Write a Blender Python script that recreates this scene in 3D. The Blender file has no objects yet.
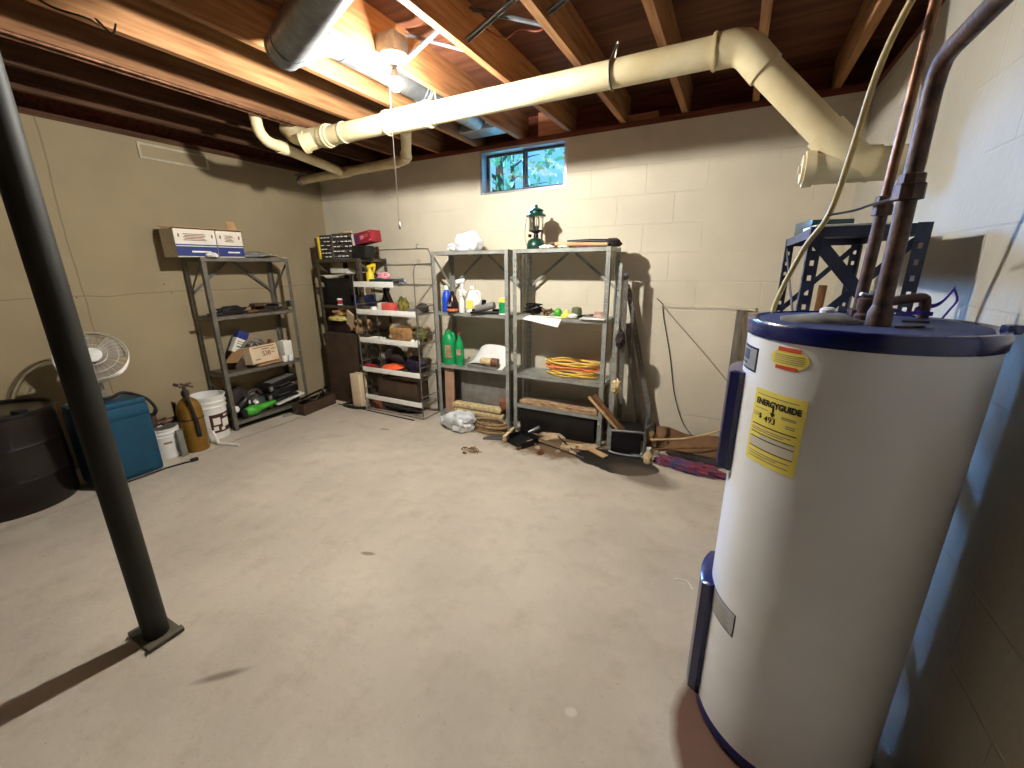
import bpy, bmesh, math, random
BULB, SKY, SUN, EXPO = 4900, 1.5, 125.0, 0.0
from mathutils import Vector, Matrix, Euler, noise
R = math.radians
PI = math.pi
COL = bpy.context.scene.collection
rnd = random.Random(11)

# ------------------------------------------------------------------ materials
def lin(c):
    return tuple(((v/255)/12.92 if v/255 <= .04045 else ((v/255+.055)/1.055)**2.4) for v in c)

MC = {}
def mat(name, c, rough=.6, metal=0., var=.12, scale=12., bump=.0, bscale=60., c2=None, spec=.5, coat=0., stretch=None, trans=0., emit=0., alpha=1., ior=1.45):
    """procedural Principled material: base colour broken up by object-space noise, optional bump"""
    if name in MC: return MC[name]
    m = bpy.data.materials.new(name); m.use_nodes = True
    nt = m.node_tree; N = nt.nodes; L = nt.links
    b = N['Principled BSDF']
    b.inputs['Roughness'].default_value = rough
    b.inputs['Metallic'].default_value = metal
    b.inputs['Specular IOR Level'].default_value = spec
    b.inputs['Coat Weight'].default_value = coat
    b.inputs['Transmission Weight'].default_value = trans
    b.inputs['Alpha'].default_value = alpha
    b.inputs['IOR'].default_value = ior
    a = lin(c)
    if c2 is None: d = tuple(max(0, v*(1-var*1.6)) for v in a); e = tuple(min(1, v*(1+var)) for v in a)
    else: d = lin(c2); e = a
    tc = N.new('ShaderNodeTexCoord'); mp = N.new('ShaderNodeMapping')
    if stretch: mp.inputs['Scale'].default_value = stretch
    L.new(tc.outputs['Object'], mp.inputs['Vector'])
    n = N.new('ShaderNodeTexNoise'); n.inputs['Scale'].default_value = scale; n.inputs['Detail'].default_value = 6
    L.new(mp.outputs[0], n.inputs['Vector'])
    r = N.new('ShaderNodeValToRGB')
    r.color_ramp.elements[0].position = .32; r.color_ramp.elements[1].position = .68
    r.color_ramp.elements[0].color = (*d, 1); r.color_ramp.elements[1].color = (*e, 1)
    L.new(n.outputs['Fac'], r.inputs[0]); L.new(r.outputs[0], b.inputs['Base Color'])
    if bump:
        n2 = N.new('ShaderNodeTexNoise'); n2.inputs['Scale'].default_value = bscale; n2.inputs['Detail'].default_value = 5
        L.new(mp.outputs[0], n2.inputs['Vector'])
        bp = N.new('ShaderNodeBump'); bp.inputs['Strength'].default_value = bump; bp.inputs['Distance'].default_value = .01
        L.new(n2.outputs['Fac'], bp.inputs['Height']); L.new(bp.outputs[0], b.inputs['Normal'])
    if emit:
        b.inputs['Emission Color'].default_value = (*a, 1); b.inputs['Emission Strength'].default_value = emit
    MC[name] = m
    return m

def nodes_of(m):
    nt = m.node_tree
    return nt.nodes, nt.links, nt.nodes['Principled BSDF']

# ------------------------------------------------------------------ mesh builder
class MB:
    def __init__(s): s.bm = bmesh.new(); s.smooth = 40
    def _xf(s, vs, M): bmesh.ops.transform(s.bm, matrix=M, verts=vs)
    def box(s, c, d, rot=(0,0,0), bev=0):
        b = bmesh.new(); bmesh.ops.create_cube(b, size=1)
        bmesh.ops.scale(b, vec=d, verts=b.verts)
        if bev: bmesh.ops.bevel(b, geom=list(b.edges), offset=bev, segments=2, profile=.6, affect='EDGES', clamp_overlap=True)
        bmesh.ops.transform(b, matrix=Matrix.Translation(c) @ Euler(rot).to_matrix().to_4x4(), verts=b.verts)
        return s.join(b)
    def bx(s, x0, x1, y0, y1, z0, z1, bev=0):
        return s.box(((x0+x1)/2, (y0+y1)/2, (z0+z1)/2), (abs(x1-x0), abs(y1-y0), abs(z1-z0)), bev=bev)
    def join(s, b, M=None):
        if M is not None: bmesh.ops.transform(b, matrix=M, verts=b.verts)
        mp = {v: s.bm.verts.new(v.co) for v in b.verts}
        for f in b.faces:
            try: s.bm.faces.new([mp[v] for v in f.verts])
            except ValueError: pass
        b.free(); return s
    def tube(s, pts, r, seg=8, closed=False, smooth=0, caps=True):
        P = [Vector(p) for p in pts]
        if smooth: P = spline(P, smooth, closed)
        rr = r if callable(r) else (lambda t: r)
        n = len(P); T = []
        for i in range(n):
            a = P[(i-1) % n] if (closed or i > 0) else P[i]
            b = P[(i+1) % n] if (closed or i < n-1) else P[i]
            t = (b-a); T.append(t.normalized() if t.length > 1e-9 else Vector((0,0,1)))
        u = T[0].orthogonal().normalized(); rings = []
        for i in range(n):
            if i:
                q = T[i-1].rotation_difference(T[i]); u = (q @ u).normalized()
            v = T[i].cross(u).normalized(); k = rr(i/(n-1))
            rings.append([s.bm.verts.new(P[i] + (u*math.cos(2*PI*j/seg) + v*math.sin(2*PI*j/seg))*k) for j in range(seg)])
        m = n if closed else n-1
        for i in range(m):
            A, B = rings[i], rings[(i+1) % n]
            for j in range(seg): s.bm.faces.new([A[j], A[(j+1) % seg], B[(j+1) % seg], B[j]])
        if caps and not closed:
            s.bm.faces.new(rings[0][::-1]); s.bm.faces.new(rings[-1])
        return s
    def lathe(s, prof, c=(0,0,0), seg=24, M=None, caps=True):
        """prof: (radius, z) list turned about z through c"""
        b = bmesh.new(); rings = []
        for r, z in prof:
            if r < 1e-5: rings.append([b.verts.new((0,0,z))])
            else: rings.append([b.verts.new((r*math.cos(2*PI*j/seg), r*math.sin(2*PI*j/seg), z)) for j in range(seg)])
        for A, B in zip(rings, rings[1:]):
            for j in range(seg):
                k = (j+1) % seg
                if len(A) == 1 and len(B) == 1: continue
                if len(A) == 1: b.faces.new([A[0], B[k], B[j]])
                elif len(B) == 1: b.faces.new([A[j], A[k], B[0]])
                else: b.faces.new([A[j], A[k], B[k], B[j]])
        if caps:
            if len(rings[0]) > 1: b.faces.new(rings[0][::-1])
            if len(rings[-1]) > 1: b.faces.new(rings[-1])
        bmesh.ops.recalc_face_normals(b, faces=b.faces)
        return s.join(b, Matrix.Translation(c) @ (M or Matrix.Identity(4)))
    def prism(s, poly, z0, z1, M=None):
        b = bmesh.new()
        lo = [b.verts.new((x,y,z0)) for x,y in poly]; hi = [b.verts.new((x,y,z1)) for x,y in poly]
        n = len(poly)
        b.faces.new(lo[::-1]); b.faces.new(hi)
        for i in range(n): b.faces.new([lo[i], lo[(i+1)%n], hi[(i+1)%n], hi[i]])
        bmesh.ops.recalc_face_normals(b, faces=b.faces)
        return s.join(b, M)
    def blob(s, c, rad, amp=.2, freq=2.5, seed=0, sub=3, flat=None, rot=(0,0,0)):
        b = bmesh.new(); bmesh.ops.create_icosphere(b, subdivisions=sub, radius=1)
        for v in b.verts:
            d = v.co.normalized()
            k = 1 + amp*noise.noise(d*freq + Vector((seed*7.1, seed*3.3, seed*1.7))) + amp*.4*noise.noise(d*freq*2.7 + Vector((seed, 9, 2)))
            v.co = Vector((d.x*rad[0]*k, d.y*rad[1]*k, d.z*rad[2]*k))
            if flat is not None and v.co.z < flat: v.co.z = flat + (v.co.z-flat)*.06
        return s.join(b, Matrix.Translation(c) @ Euler(rot).to_matrix().to_4x4())
    def sheet(s, fn, nu=14, nv=10, th=.004):
        """thin solid skin over fn(u,v) -> point, u,v in 0..1"""
        b = bmesh.new()
        g = [[b.verts.new(fn(i/nu, j/nv)) for j in range(nv+1)] for i in range(nu+1)]
        for i in range(nu):
            for j in range(nv): b.faces.new([g[i][j], g[i+1][j], g[i+1][j+1], g[i][j+1]])
        bmesh.ops.recalc_face_normals(b, faces=b.faces)
        bmesh.ops.solidify(b, geom=list(b.faces), thickness=th)
        return s.join(b)
    def text(s, body, size, M, th=.0012, align='CENTER', wrap=None, bold=0., xs=1.):
        cu = bpy.data.curves.new('lettering', 'FONT'); cu.body = body; cu.size = size
        cu.align_x = align; cu.align_y = 'CENTER'; cu.offset = bold
        o = bpy.data.objects.new('lettering', cu); COL.objects.link(o)
        bpy.context.view_layer.update()
        me = bpy.data.meshes.new_from_object(o.evaluated_get(bpy.context.evaluated_depsgraph_get()))
        bpy.data.objects.remove(o)
        b = bmesh.new(); b.from_mesh(me)
        for v in b.verts: v.co.x *= xs
        if b.faces:
            r = bmesh.ops.extrude_face_region(b, geom=list(b.faces))
            for e in r['geom']:
                if isinstance(e, bmesh.types.BMVert): e.co.z += th
        if wrap:
            for v in b.verts: v.co = wrap(v.co)
            return s.join(b)
        return s.join(b, M)
    def build(s, name, m, parent=None, world=False, loc=(0,0,0), rot=(0,0,0)):
        me = bpy.data.meshes.new(name)
        bmesh.ops.recalc_face_normals(s.bm, faces=s.bm.faces)
        if world and parent is not None:
            bmesh.ops.translate(s.bm, vec=-parent.location, verts=s.bm.verts)
        s.bm.to_mesh(me); s.bm.free()
        me.polygons.foreach_set('use_smooth', [True]*len(me.polygons))
        me.set_sharp_from_angle(angle=R(s.smooth))
        me.materials.append(m)
        o = bpy.data.objects.new(name, me); COL.objects.link(o)
        o.location = loc; o.rotation_euler = rot
        if parent is not None: o.parent = parent
        return o

def spline(P, k, closed=False):
    out = []; n = len(P)
    for i in range(n if closed else n-1):
        p0 = P[(i-1) % n] if (closed or i) else P[0]; p1 = P[i]; p2 = P[(i+1) % n]
        p3 = P[(i+2) % n] if (closed or i < n-2) else P[-1]
        for j in range(k):
            t = j/k
            out.append(.5*((2*p1) + (p2-p0)*t + (2*p0-5*p1+4*p2-p3)*t*t + (3*p1-p0-3*p2+p3)*t**3))
    if not closed: out.append(P[-1])
    return out

def tag(o, label, cat, group=None, kind=None):
    o['label'] = label; o['category'] = cat
    if group: o['group'] = group
    if kind: o['kind'] = kind
    return o
def thing(name, label, cat, loc=(0,0,0), rot=0, group=None):
    o = bpy.data.objects.new(name, None); COL.objects.link(o)
    o.empty_display_size = .1
    o.location = loc; o.rotation_euler = rot if isinstance(rot, tuple) else (0,0,rot)
    return tag(o, label, cat, group)
def one(name, label, cat, mb, m, loc=(0,0,0), rot=(0,0,0), group=None):
    if not isinstance(rot, tuple): rot = (0,0,rot)
    return tag(mb.build(name, m, None, loc=loc, rot=rot), label, cat, group)
def struct(name, mb, m, label=None, cat=None):
    o = mb.build(name, m); o['kind'] = 'structure'
    if label: o['label'] = label
    if cat: o['category'] = cat
    return o
def dup(root, label, loc=None, rot=None, group=None):
    r = root.copy(); COL.objects.link(r)
    r['label'] = label
    if loc is not None: r.location = loc
    if rot is not None: r.rotation_euler = rot if isinstance(rot, tuple) else (0,0,rot)
    if group: r['group'] = group
    for ch in list(root.children):
        c = ch.copy(); COL.objects.link(c); c.parent = r
        for g in list(ch.children):
            d = g.copy(); COL.objects.link(d); d.parent = c
    return r

# ------------------------------------------------------------------ room constants (metres)
XL, XR, YB, YF = -4.06, .573, 3.33, -4.2
WT = 2.326                      # top of the block wall
JB, JT = 2.364, 2.548           # joist bottom and top
JX = [-.446 - .41*k for k in range(-2, 9)]   # left edges of the joists

# ------------------------------------------------------------------ surface materials
def wall_material(name, c, plane, brick=True, lines=False, mottled=.06):
    m = mat(name, c, rough=.85, var=mottled, scale=2.2, spec=.25)
    N, L, b = nodes_of(m)
    tc = N.new('ShaderNodeTexCoord'); sp = N.new('ShaderNodeSeparateXYZ'); L.new(tc.outputs['Object'], sp.inputs[0])
    n = N.new('ShaderNodeTexNoise'); n.inputs['Scale'].default_value = 45; n.inputs['Detail'].default_value = 6
    L.new(tc.outputs['Object'], n.inputs['Vector'])
    bp = N.new('ShaderNodeBump'); bp.inputs['Strength'].default_value = .25; bp.inputs['Distance'].default_value = .006
    L.new(n.outputs['Fac'], bp.inputs['Height'])
    prev = bp
    if brick:
        cb = N.new('ShaderNodeCombineXYZ'); L.new(sp.outputs['X' if plane == 'x' else 'Y'], cb.inputs[0]); L.new(sp.outputs['Z'], cb.inputs[1])
        mp = N.new('ShaderNodeMapping'); mp.inputs['Location'].default_value = (.238, -.05, 0)
        L.new(cb.outputs[0], mp.inputs[0])
        br = N.new('ShaderNodeTexBrick'); br.inputs['Scale'].default_value = 1
        br.inputs['Brick Width'].default_value = .4064; br.inputs['Row Height'].default_value = .2032
        br.inputs['Mortar Size'].default_value = .005; br.inputs['Mortar Smooth'].default_value = .5
        br.inputs['Color1'].default_value = (1,1,1,1); br.inputs['Color2'].default_value = (.97,.97,.97,1); br.inputs['Mortar'].default_value = (0,0,0,1)
        L.new(mp.outputs[0], br.inputs['Vector'])
        nn = N.new('ShaderNodeTexNoise'); nn.inputs['Scale'].default_value = 1.6; L.new(tc.outputs['Object'], nn.inputs['Vector'])
        rr = N.new('ShaderNodeMapRange'); rr.inputs['From Min'].default_value = .42; rr.inputs['From Max'].default_value = .6
        L.new(nn.outputs['Fac'], rr.inputs[0])
        mx = N.new('ShaderNodeMix'); mx.data_type = 'FLOAT'
        L.new(rr.outputs[0], mx.inputs['Factor']); mx.inputs['A'].default_value = 1; L.new(br.outputs['Color'], mx.inputs['B'])
        b2 = N.new('ShaderNodeBump'); b2.inputs['Strength'].default_value = .55; b2.inputs['Distance'].default_value = .006
        L.new(mx.outputs['Result'], b2.inputs['Height']); L.new(bp.outputs[0], b2.inputs['Normal']); prev = b2
    if lines:
        base = b.inputs['Base Color'].links[0].from_socket
        fac = None
        for ax, v, w in lines:
            wob = N.new('ShaderNodeTexNoise'); wob.inputs['Scale'].default_value = 2.5; L.new(tc.outputs['Object'], wob.inputs['Vector'])
            a = N.new('ShaderNodeMath'); a.operation = 'MULTIPLY_ADD'; L.new(wob.outputs['Fac'], a.inputs[0]); a.inputs[1].default_value = .05
            L.new(sp.outputs[ax], a.inputs[2])
            c_ = N.new('ShaderNodeMath'); c_.operation = 'COMPARE'; L.new(a.outputs[0], c_.inputs[0]); c_.inputs[1].default_value = v+.025; c_.inputs[2].default_value = w
            if fac is None: fac = c_
            else:
                mm = N.new('ShaderNodeMath'); mm.operation = 'MAXIMUM'; L.new(fac.outputs[0], mm.inputs[0]); L.new(c_.outputs[0], mm.inputs[1]); fac = mm
        half = N.new('ShaderNodeMath'); half.operation = 'MULTIPLY'; half.inputs[1].default_value = .45; L.new(fac.outputs[0], half.inputs[0])
        mx = N.new('ShaderNodeMix'); mx.data_type = 'RGBA'; L.new(half.outputs[0], mx.inputs['Factor'])
        L.new(base, mx.inputs['A']); mx.inputs['B'].default_value = (*lin((105, 90, 70)), 1)
        L.new(mx.outputs['Result'], b.inputs['Base Color'])
    L.new(prev.outputs[0], b.inputs['Normal'])
    return m

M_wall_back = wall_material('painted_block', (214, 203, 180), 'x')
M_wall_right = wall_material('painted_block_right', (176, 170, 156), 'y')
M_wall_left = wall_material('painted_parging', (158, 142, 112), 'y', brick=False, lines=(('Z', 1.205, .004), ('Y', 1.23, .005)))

def floor_material():
    m = mat('concrete_floor', (194, 182, 165), rough=.62, var=.10, scale=1.7, spec=.3)
    N, L, b = nodes_of(m)
    base = b.inputs['Base Color'].links[0].from_socket
    tc = N.new('ShaderNodeTexCoord')
    def spot(prev, cx, cy, sx, sy, ang, col, amt, edge=.12, wob=.5, ws=5.):
        mp = N.new('ShaderNodeMapping'); mp.vector_type = 'TEXTURE'
        mp.inputs['Location'].default_value = (cx, cy, 0); mp.inputs['Rotation'].default_value = (0,0,ang); mp.inputs['Scale'].default_value = (sx, sy, 1)
        L.new(tc.outputs['Object'], mp.inputs[0])
        sep = N.new('ShaderNodeSeparateXYZ'); L.new(mp.outputs[0], sep.inputs[0])
        cb = N.new('ShaderNodeCombineXYZ'); L.new(sep.outputs[0], cb.inputs[0]); L.new(sep.outputs[1], cb.inputs[1])
        ln = N.new('ShaderNodeVectorMath'); ln.operation = 'LENGTH'; L.new(cb.outputs[0], ln.inputs[0])
        nz = N.new('ShaderNodeTexNoise'); nz.inputs['Scale'].default_value = ws; nz.inputs['Detail'].default_value = 5; L.new(tc.outputs['Object'], nz.inputs['Vector'])
        ad = N.new('ShaderNodeMath'); ad.operation = 'MULTIPLY_ADD'; L.new(nz.outputs['Fac'], ad.inputs[0]); ad.inputs[1].default_value = wob; L.new(ln.outputs['Value'], ad.inputs[2])
        mr = N.new('ShaderNodeMapRange'); mr.inputs['From Min'].default_value = 1+wob*.5+edge/2; mr.inputs['From Max'].default_value = 1+wob*.5-edge/2
        mr.inputs['To Min'].default_value = 0; mr.inputs['To Max'].default_value = amt; L.new(ad.outputs[0], mr.inputs[0])
        mx = N.new('ShaderNodeMix'); mx.data_type = 'RGBA'; L.new(mr.outputs[0], mx.inputs['Factor']); L.new(prev, mx.inputs['A']); mx.inputs['B'].default_value = (*lin(col), 1)
        return mx.outputs['Result']
    # broad worn blotches and fine speckle
    for sc, lo, hi, col, amt in ((7., .50, .72, (150, 134, 112), .35), (3.1, .52, .75, (222, 210, 190), .35), (60., .60, .72, (120, 104, 86), .35)):
        nz = N.new('ShaderNodeTexNoise'); nz.inputs['Scale'].default_value = sc; nz.inputs['Detail'].default_value = 8; nz.inputs['Roughness'].default_value = .65
        L.new(tc.outputs['Object'], nz.inputs['Vector'])
        mr = N.new('ShaderNodeMapRange'); mr.inputs['From Min'].default_value = lo; mr.inputs['From Max'].default_value = hi; mr.inputs['To Max'].default_value = amt
        L.new(nz.outputs['Fac'], mr.inputs[0])
        mx = N.new('ShaderNodeMix'); mx.data_type = 'RGBA'; L.new(mr.outputs[0], mx.inputs['Factor']); L.new(base, mx.inputs['A']); mx.inputs['B'].default_value = (*lin(col), 1)
        base = mx.outputs['Result']
    base = spot(base, -1.15, 2.88, .50, .25, .05, (112, 88, 64), .95, .35, .9, 11)          # grit stain in front of the shelf
    base = spot(base, -.62, 2.80, .30, .185, -.12, (32, 28, 23), .97, .07, .6, 6)             # dark damp patch by the crate
    base = spot(base, -.40, 2.66, .22, .12, -.3, (96, 82, 68), .7, .5, .6, 8)
    base = spot(base, .27, 1.10, .27, .36, .0, (96, 58, 36), .92, .12, .18, 5)                 # rust round the heater
    base = spot(base, -1.44, .51, .075, .014, .8, (96, 80, 64), .65, .9, .6, 14)             # oil streak
    base = spot(base, -.30, .96, .02, .014, .3, (225, 215, 200), .5, .6, .5, 14)
    base = spot(base, -1.47, 1.22, .035, .012, .3, (110, 94, 76), .7, .5, .8, 20)
    base = spot(base, -2.6, 2.5, .05, .012, .3, (90, 76, 60), .8, .4, .6, 20)
    L.new(base, b.inputs['Base Color'])
    nz = N.new('ShaderNodeTexNoise'); nz.inputs['Scale'].default_value = 30; nz.inputs['Detail'].default_value = 8; L.new(tc.outputs['Object'], nz.inputs['Vector'])
    bp = N.new('ShaderNodeBump'); bp.inputs['Strength'].default_value = .3; bp.inputs['Distance'].default_value = .008
    L.new(nz.outputs['Fac'], bp.inputs['Height']); L.new(bp.outputs[0], b.inputs['Normal'])
    return m
M_floor = floor_material()

def wood_material(name, c, c2, axis='y', scale=3., knots=True):
    st = {'x': (1, 14, 14), 'y': (14, 1, 14), 'z': (14, 14, 1)}[axis]
    m = mat(name, c, rough=.75, c2=c2, scale=scale, stretch=st, spec=.25, bump=.15, bscale=10)
    return m
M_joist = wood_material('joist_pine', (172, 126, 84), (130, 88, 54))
M_joist_half_shade = wood_material('joist_half_shade', (136, 96, 64), (98, 64, 40))  # joist pine darkened partway, with the fading light put into the colour
M_joist_shade = wood_material('joist_shade', (92, 62, 40), (62, 38, 24))  # darkest joist copy: shade of the far left bays painted into the wood
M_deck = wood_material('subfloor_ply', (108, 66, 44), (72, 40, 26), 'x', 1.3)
M_rim = wood_material('rim_board', (122, 68, 46), (88, 44, 30), 'x')
M_ltwood = wood_material('light_wood', (214, 180, 132), (186, 148, 100), 'x', 4)
M_brwood = wood_material('brown_wood', (140, 98, 62), (104, 68, 40), 'z', 4)
M_dkboard = mat('dark_hardboard', (72, 54, 40), .7, var=.2, scale=6)

M_galv = mat('galvanised', (150, 154, 158), .4, .85, var=.16, scale=18)
M_pipe = mat('cream_painted_pipe', (226, 212, 172), .45, var=.10, scale=5, c2=(204, 184, 138), bump=.08, bscale=25)
M_copper = mat('dull_copper', (124, 86, 62), .42, .55, var=.35, scale=24)
M_iron = mat('brown_iron', (86, 62, 50), .55, .3, var=.4, scale=30, bump=.2, bscale=60)
M_blackpaint = mat('column_paint', (30, 29, 22), .6, var=.25, scale=6)
M_steel_dk = mat('shelf_steel_dark', (112, 106, 96), .45, .25, var=.18, scale=9)
M_steel_lt = mat('shelf_steel_grey', (158, 158, 150), .42, .25, var=.15, scale=9)
M_steel_blue = mat('shelf_steel_blue', (62, 66, 82), .4, .3, var=.2, scale=9)
M_steel_brn = mat('shelf_steel_brown', (84, 76, 64), .5, .2, var=.2, scale=9)
M_wire = mat('wire_steel', (136, 130, 118), .4, .6, var=.2, scale=20)
M_white = mat('white_plastic', (232, 230, 224), .4, var=.05)
M_enamel = mat('white_enamel', (226, 226, 226), .28, var=.03, scale=4, coat=.15)
M_blue = mat('blue_enamel', (12, 22, 82), .25, var=.15, scale=6, coat=.4)
M_black = mat('black_plastic', (26, 24, 24), .45, var=.3)
M_blackmetal = mat('black_metal', (38, 34, 32), .4, .5, var=.3, scale=30)
M_rubber = mat('black_rubber', (30, 28, 26), .7, var=.3)
M_card = mat('cardboard', (186, 146, 104), .85, var=.1, scale=9)
M_cardbox = mat('cardboard_face', (218, 196, 162), .85, var=.06, scale=9)
M_paper = mat('white_paper', (232, 228, 214), .85, var=.06)
M_cloth = mat('white_cloth', (230, 230, 230), .9, var=.04, bump=.2, bscale=18)
M_yellow = mat('yellow_plastic', (236, 204, 40), .45, var=.08)
M_red = mat('red_print', (148, 34, 44), .6, var=.15)
M_green = mat('green_plastic', (22, 150, 84), .4, var=.12)
M_lime = mat('lime_plastic', (76, 170, 52), .4, var=.12)
M_dgreen = mat('dark_green', (14, 58, 44), .35, var=.2, coat=.3)
M_orange = mat('orange_plastic', (240, 98, 56), .5, var=.1)
M_bluepl = mat('blue_plastic', (26, 76, 196), .4, var=.1)
M_teal = mat('teal_case', (14, 70, 96), .45, var=.12, scale=5)
M_navy = mat('navy_print', (36, 50, 116), .6, var=.1)
M_ink = mat('black_ink', (22, 20, 18), .6, var=.05)
M_redink = mat('red_ink', (208, 74, 40), .6, var=.05)
M_brownink = mat('brown_ink', (128, 60, 40), .6, var=.05)
M_greyink = mat('grey_ink', (140, 130, 110), .6, var=.05)
M_label = mat('yellow_label', (232, 214, 96), .6, var=.05, scale=14)
M_alu = mat('brushed_label', (176, 178, 182), .35, .6, var=.1)
M_brass = mat('extinguisher_gold', (150, 112, 44), .38, .45, var=.2, scale=9)
M_glass = mat('clear_glass', (235, 242, 242), .03, trans=1., var=0., ior=1.45)
M_pane = bpy.data.materials.new('window_pane'); M_pane.use_nodes = True
_n = M_pane.node_tree; _n.nodes.clear()
_o = _n.nodes.new('ShaderNodeOutputMaterial'); _m = _n.nodes.new('ShaderNodeMixShader'); _t = _n.nodes.new('ShaderNodeBsdfTransparent'); _g = _n.nodes.new('ShaderNodeBsdfGlossy'); _m.inputs[0].default_value = .07
_g.inputs['Roughness'].default_value = .02; _t.inputs['Color'].default_value = (.93, .97, .98, 1)
_n.links.new(_t.outputs[0], _m.inputs[1]); _n.links.new(_g.outputs[0], _m.inputs[2]); _n.links.new(_m.outputs[0], _o.inputs[0])
M_clear = mat('clear_plastic', (226, 230, 230), .25, var=.04, trans=.75)
M_hose = mat('tan_hose', (186, 162, 96), .5, var=.12)
M_brhose = mat('brown_hose', (118, 92, 64), .55, var=.2)
M_cord_o = mat('orange_cord', (232, 130, 70), .55, var=.1)
M_cord_y = mat('yellow_cord', (226, 186, 84), .55, var=.1)
M_cream = mat('cream_foam', (226, 206, 160), .85, c2=(186, 158, 108), scale=40, bump=.4, bscale=40)
M_brown = mat('brown_plastic', (112, 70, 42), .5, var=.25)
M_grey = mat('grey_plastic', (128, 124, 118), .5, var=.15)
M_dkgrey = mat('dark_grey_plastic', (70, 66, 60), .5, var=.2)
M_mud = mat('concrete_chunk', (188, 162, 128), .9, var=.2, scale=14, bump=.5, bscale=30)
M_fabric = mat('red_blue_fabric', (140, 58, 68), .9, c2=(56, 70, 110), scale=14, bump=.3)
M_darkfab = mat('dark_fabric', (54, 46, 44), .95, var=.3, bump=.3)
M_purple = mat('purple_ribbon', (70, 50, 150), .4, var=.1)
M_porcelain = mat('white_porcelain', (236, 232, 222), .25, var=.03)
M_tank = mat('dark_tank', (24, 16, 12), .35, .1, var=.3, scale=5, coat=.3)
M_green_leaf = mat('leaf', (150, 190, 140), .7, var=.35, scale=3)
M_bark = mat('bark', (84, 74, 66), .9, var=.3, scale=8, bump=.5, bscale=20)
M_grass = mat('outside_grass', (96, 120, 80), .95, var=.3, scale=9)

# ================================================================== SETTING
gap_line = [(-3.40, YF), (-3.40, .85), (-3.50, 1.4), (-3.54, 1.8), (-3.53, 3.33)]
mb = MB(); mb.prism([(x, y) for x, y in gap_line] + [(XR+.2, YB+.02), (XR+.2, YF)], -.1, 0)
floor = struct('floor', mb, M_floor)
mb = MB()
mb.prism([(XL-.02, YF), (-3.455, YF), (-3.455, .5), (-3.425, .85), (-3.512, 1.4), (-3.552, 1.8), (-3.542, 3.33), (XL-.02, 3.33)], -.1, .002)
struct('trim_1', mb, M_floor)                                     # strip of slab between the drain gap and the wall
mb = MB(); mb.bx(XL-.2, XR+.2, YF, YB+.2, -.16, -.1); struct('trim_2', mb, M_rubber)

wx0, wx1, wz0 = -2.045, -1.255, 1.982                             # window opening, up to the wall top
mb = MB()
mb.bx(XL-.2, wx0, YB, YB+.2, -.1, WT); mb.bx(wx1, XR+.2, YB, YB+.2, -.1, WT); mb.bx(wx0, wx1, YB, YB+.2, -.1, wz0)
struct('wall_back', mb, M_wall_back)
mb = MB(); mb.bx(XL-.2, XL, YF, YB, -.1, WT); struct('wall_left', mb, M_wall_left)
mb = MB(); mb.bx(XR, XR+.2, YF, YB, -.1, WT); struct('wall_right', mb, M_wall_right)
mb = MB(); mb.bx(XL-.2, XR+.2, YF-.2, YF, -.1, WT); struct('wall_front', mb, M_wall_right)

# sill plates on the walls and rim boards at the joist ends
mb = MB(); mb.bx(XL-.2, XR+.2, YB, YB+.15, WT, JB); struct('trim_3', mb, M_rim)
mb = MB(); mb.bx(XL-.2, XR+.2, YB+.11, YB+.15, JB, JT); struct('trim_4', mb, M_rim)
mb = MB(); mb.bx(XL-.15, XL, YF, YB, WT, JB); struct('trim_5', mb, M_joist_shade)  # left sill also takes the joist colour that has shade painted in
mb = MB(); mb.bx(XL-.15, XL-.11, YF, YB+.11, JB, JT); struct('trim_6', mb, M_rim)
mb = MB(); mb.bx(XR, XR+.15, YF, YB, WT, JB); struct('trim_7', mb, M_rim)
mb = MB(); mb.bx(XR+.11, XR+.15, YF, YB+.11, JB, JT); struct('trim_8', mb, M_rim)
mb = MB(); mb.bx(XL-.2, XR+.2, YF-.2, YF, WT, JT); struct('trim_9', mb, M_rim)
# subfloor: butted boards
mb = MB(); y = YF
while y < YB+.15:
    mb.bx(XL-.2, XR+.2, y, min(y+.608, YB+.15), JT, JT+.02); y += .61
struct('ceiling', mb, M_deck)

# window in the back wall
mb = MB()
yw = YB+.05
mb.bx(wx0, wx0+.022, YB-.004, yw+.06, wz0, WT-.001); mb.bx(wx1-.022, wx1, YB-.004, yw+.06, wz0, WT-.001)
mb.bx(wx0+.022, wx1-.022, YB-.004, yw+.06, WT-.022, WT-.001); mb.bx(wx0+.022, wx1-.022, YB+.01, yw+.06, wz0, wz0+.018)
w1 = struct('window_1', mb, M_alu)
xm = (wx0+wx1)/2
for a, b_, yy in ((wx0+.022, xm+.014, yw+.03), (xm-.014, wx1-.022, yw+.006)):
    mb = MB(); t = .02; z0, z1 = wz0+.018, WT-.022
    mb.bx(a, a+t, yy, yy+.018, z0, z1); mb.bx(b_-t, b_, yy, yy+.018, z0, z1)
    mb.bx(a+t, b_-t, yy, yy+.018, z0, z0+t); mb.bx(a+t, b_-t, yy, yy+.018, z1-t, z1)
    s = mb.build('sash', M_dkgrey, w1)
    mb = MB(); mb.bx(a+t, b_-t, yy+.006, yy+.01, z0+t, z1-t); mb.build('pane', M_pane, s)

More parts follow.
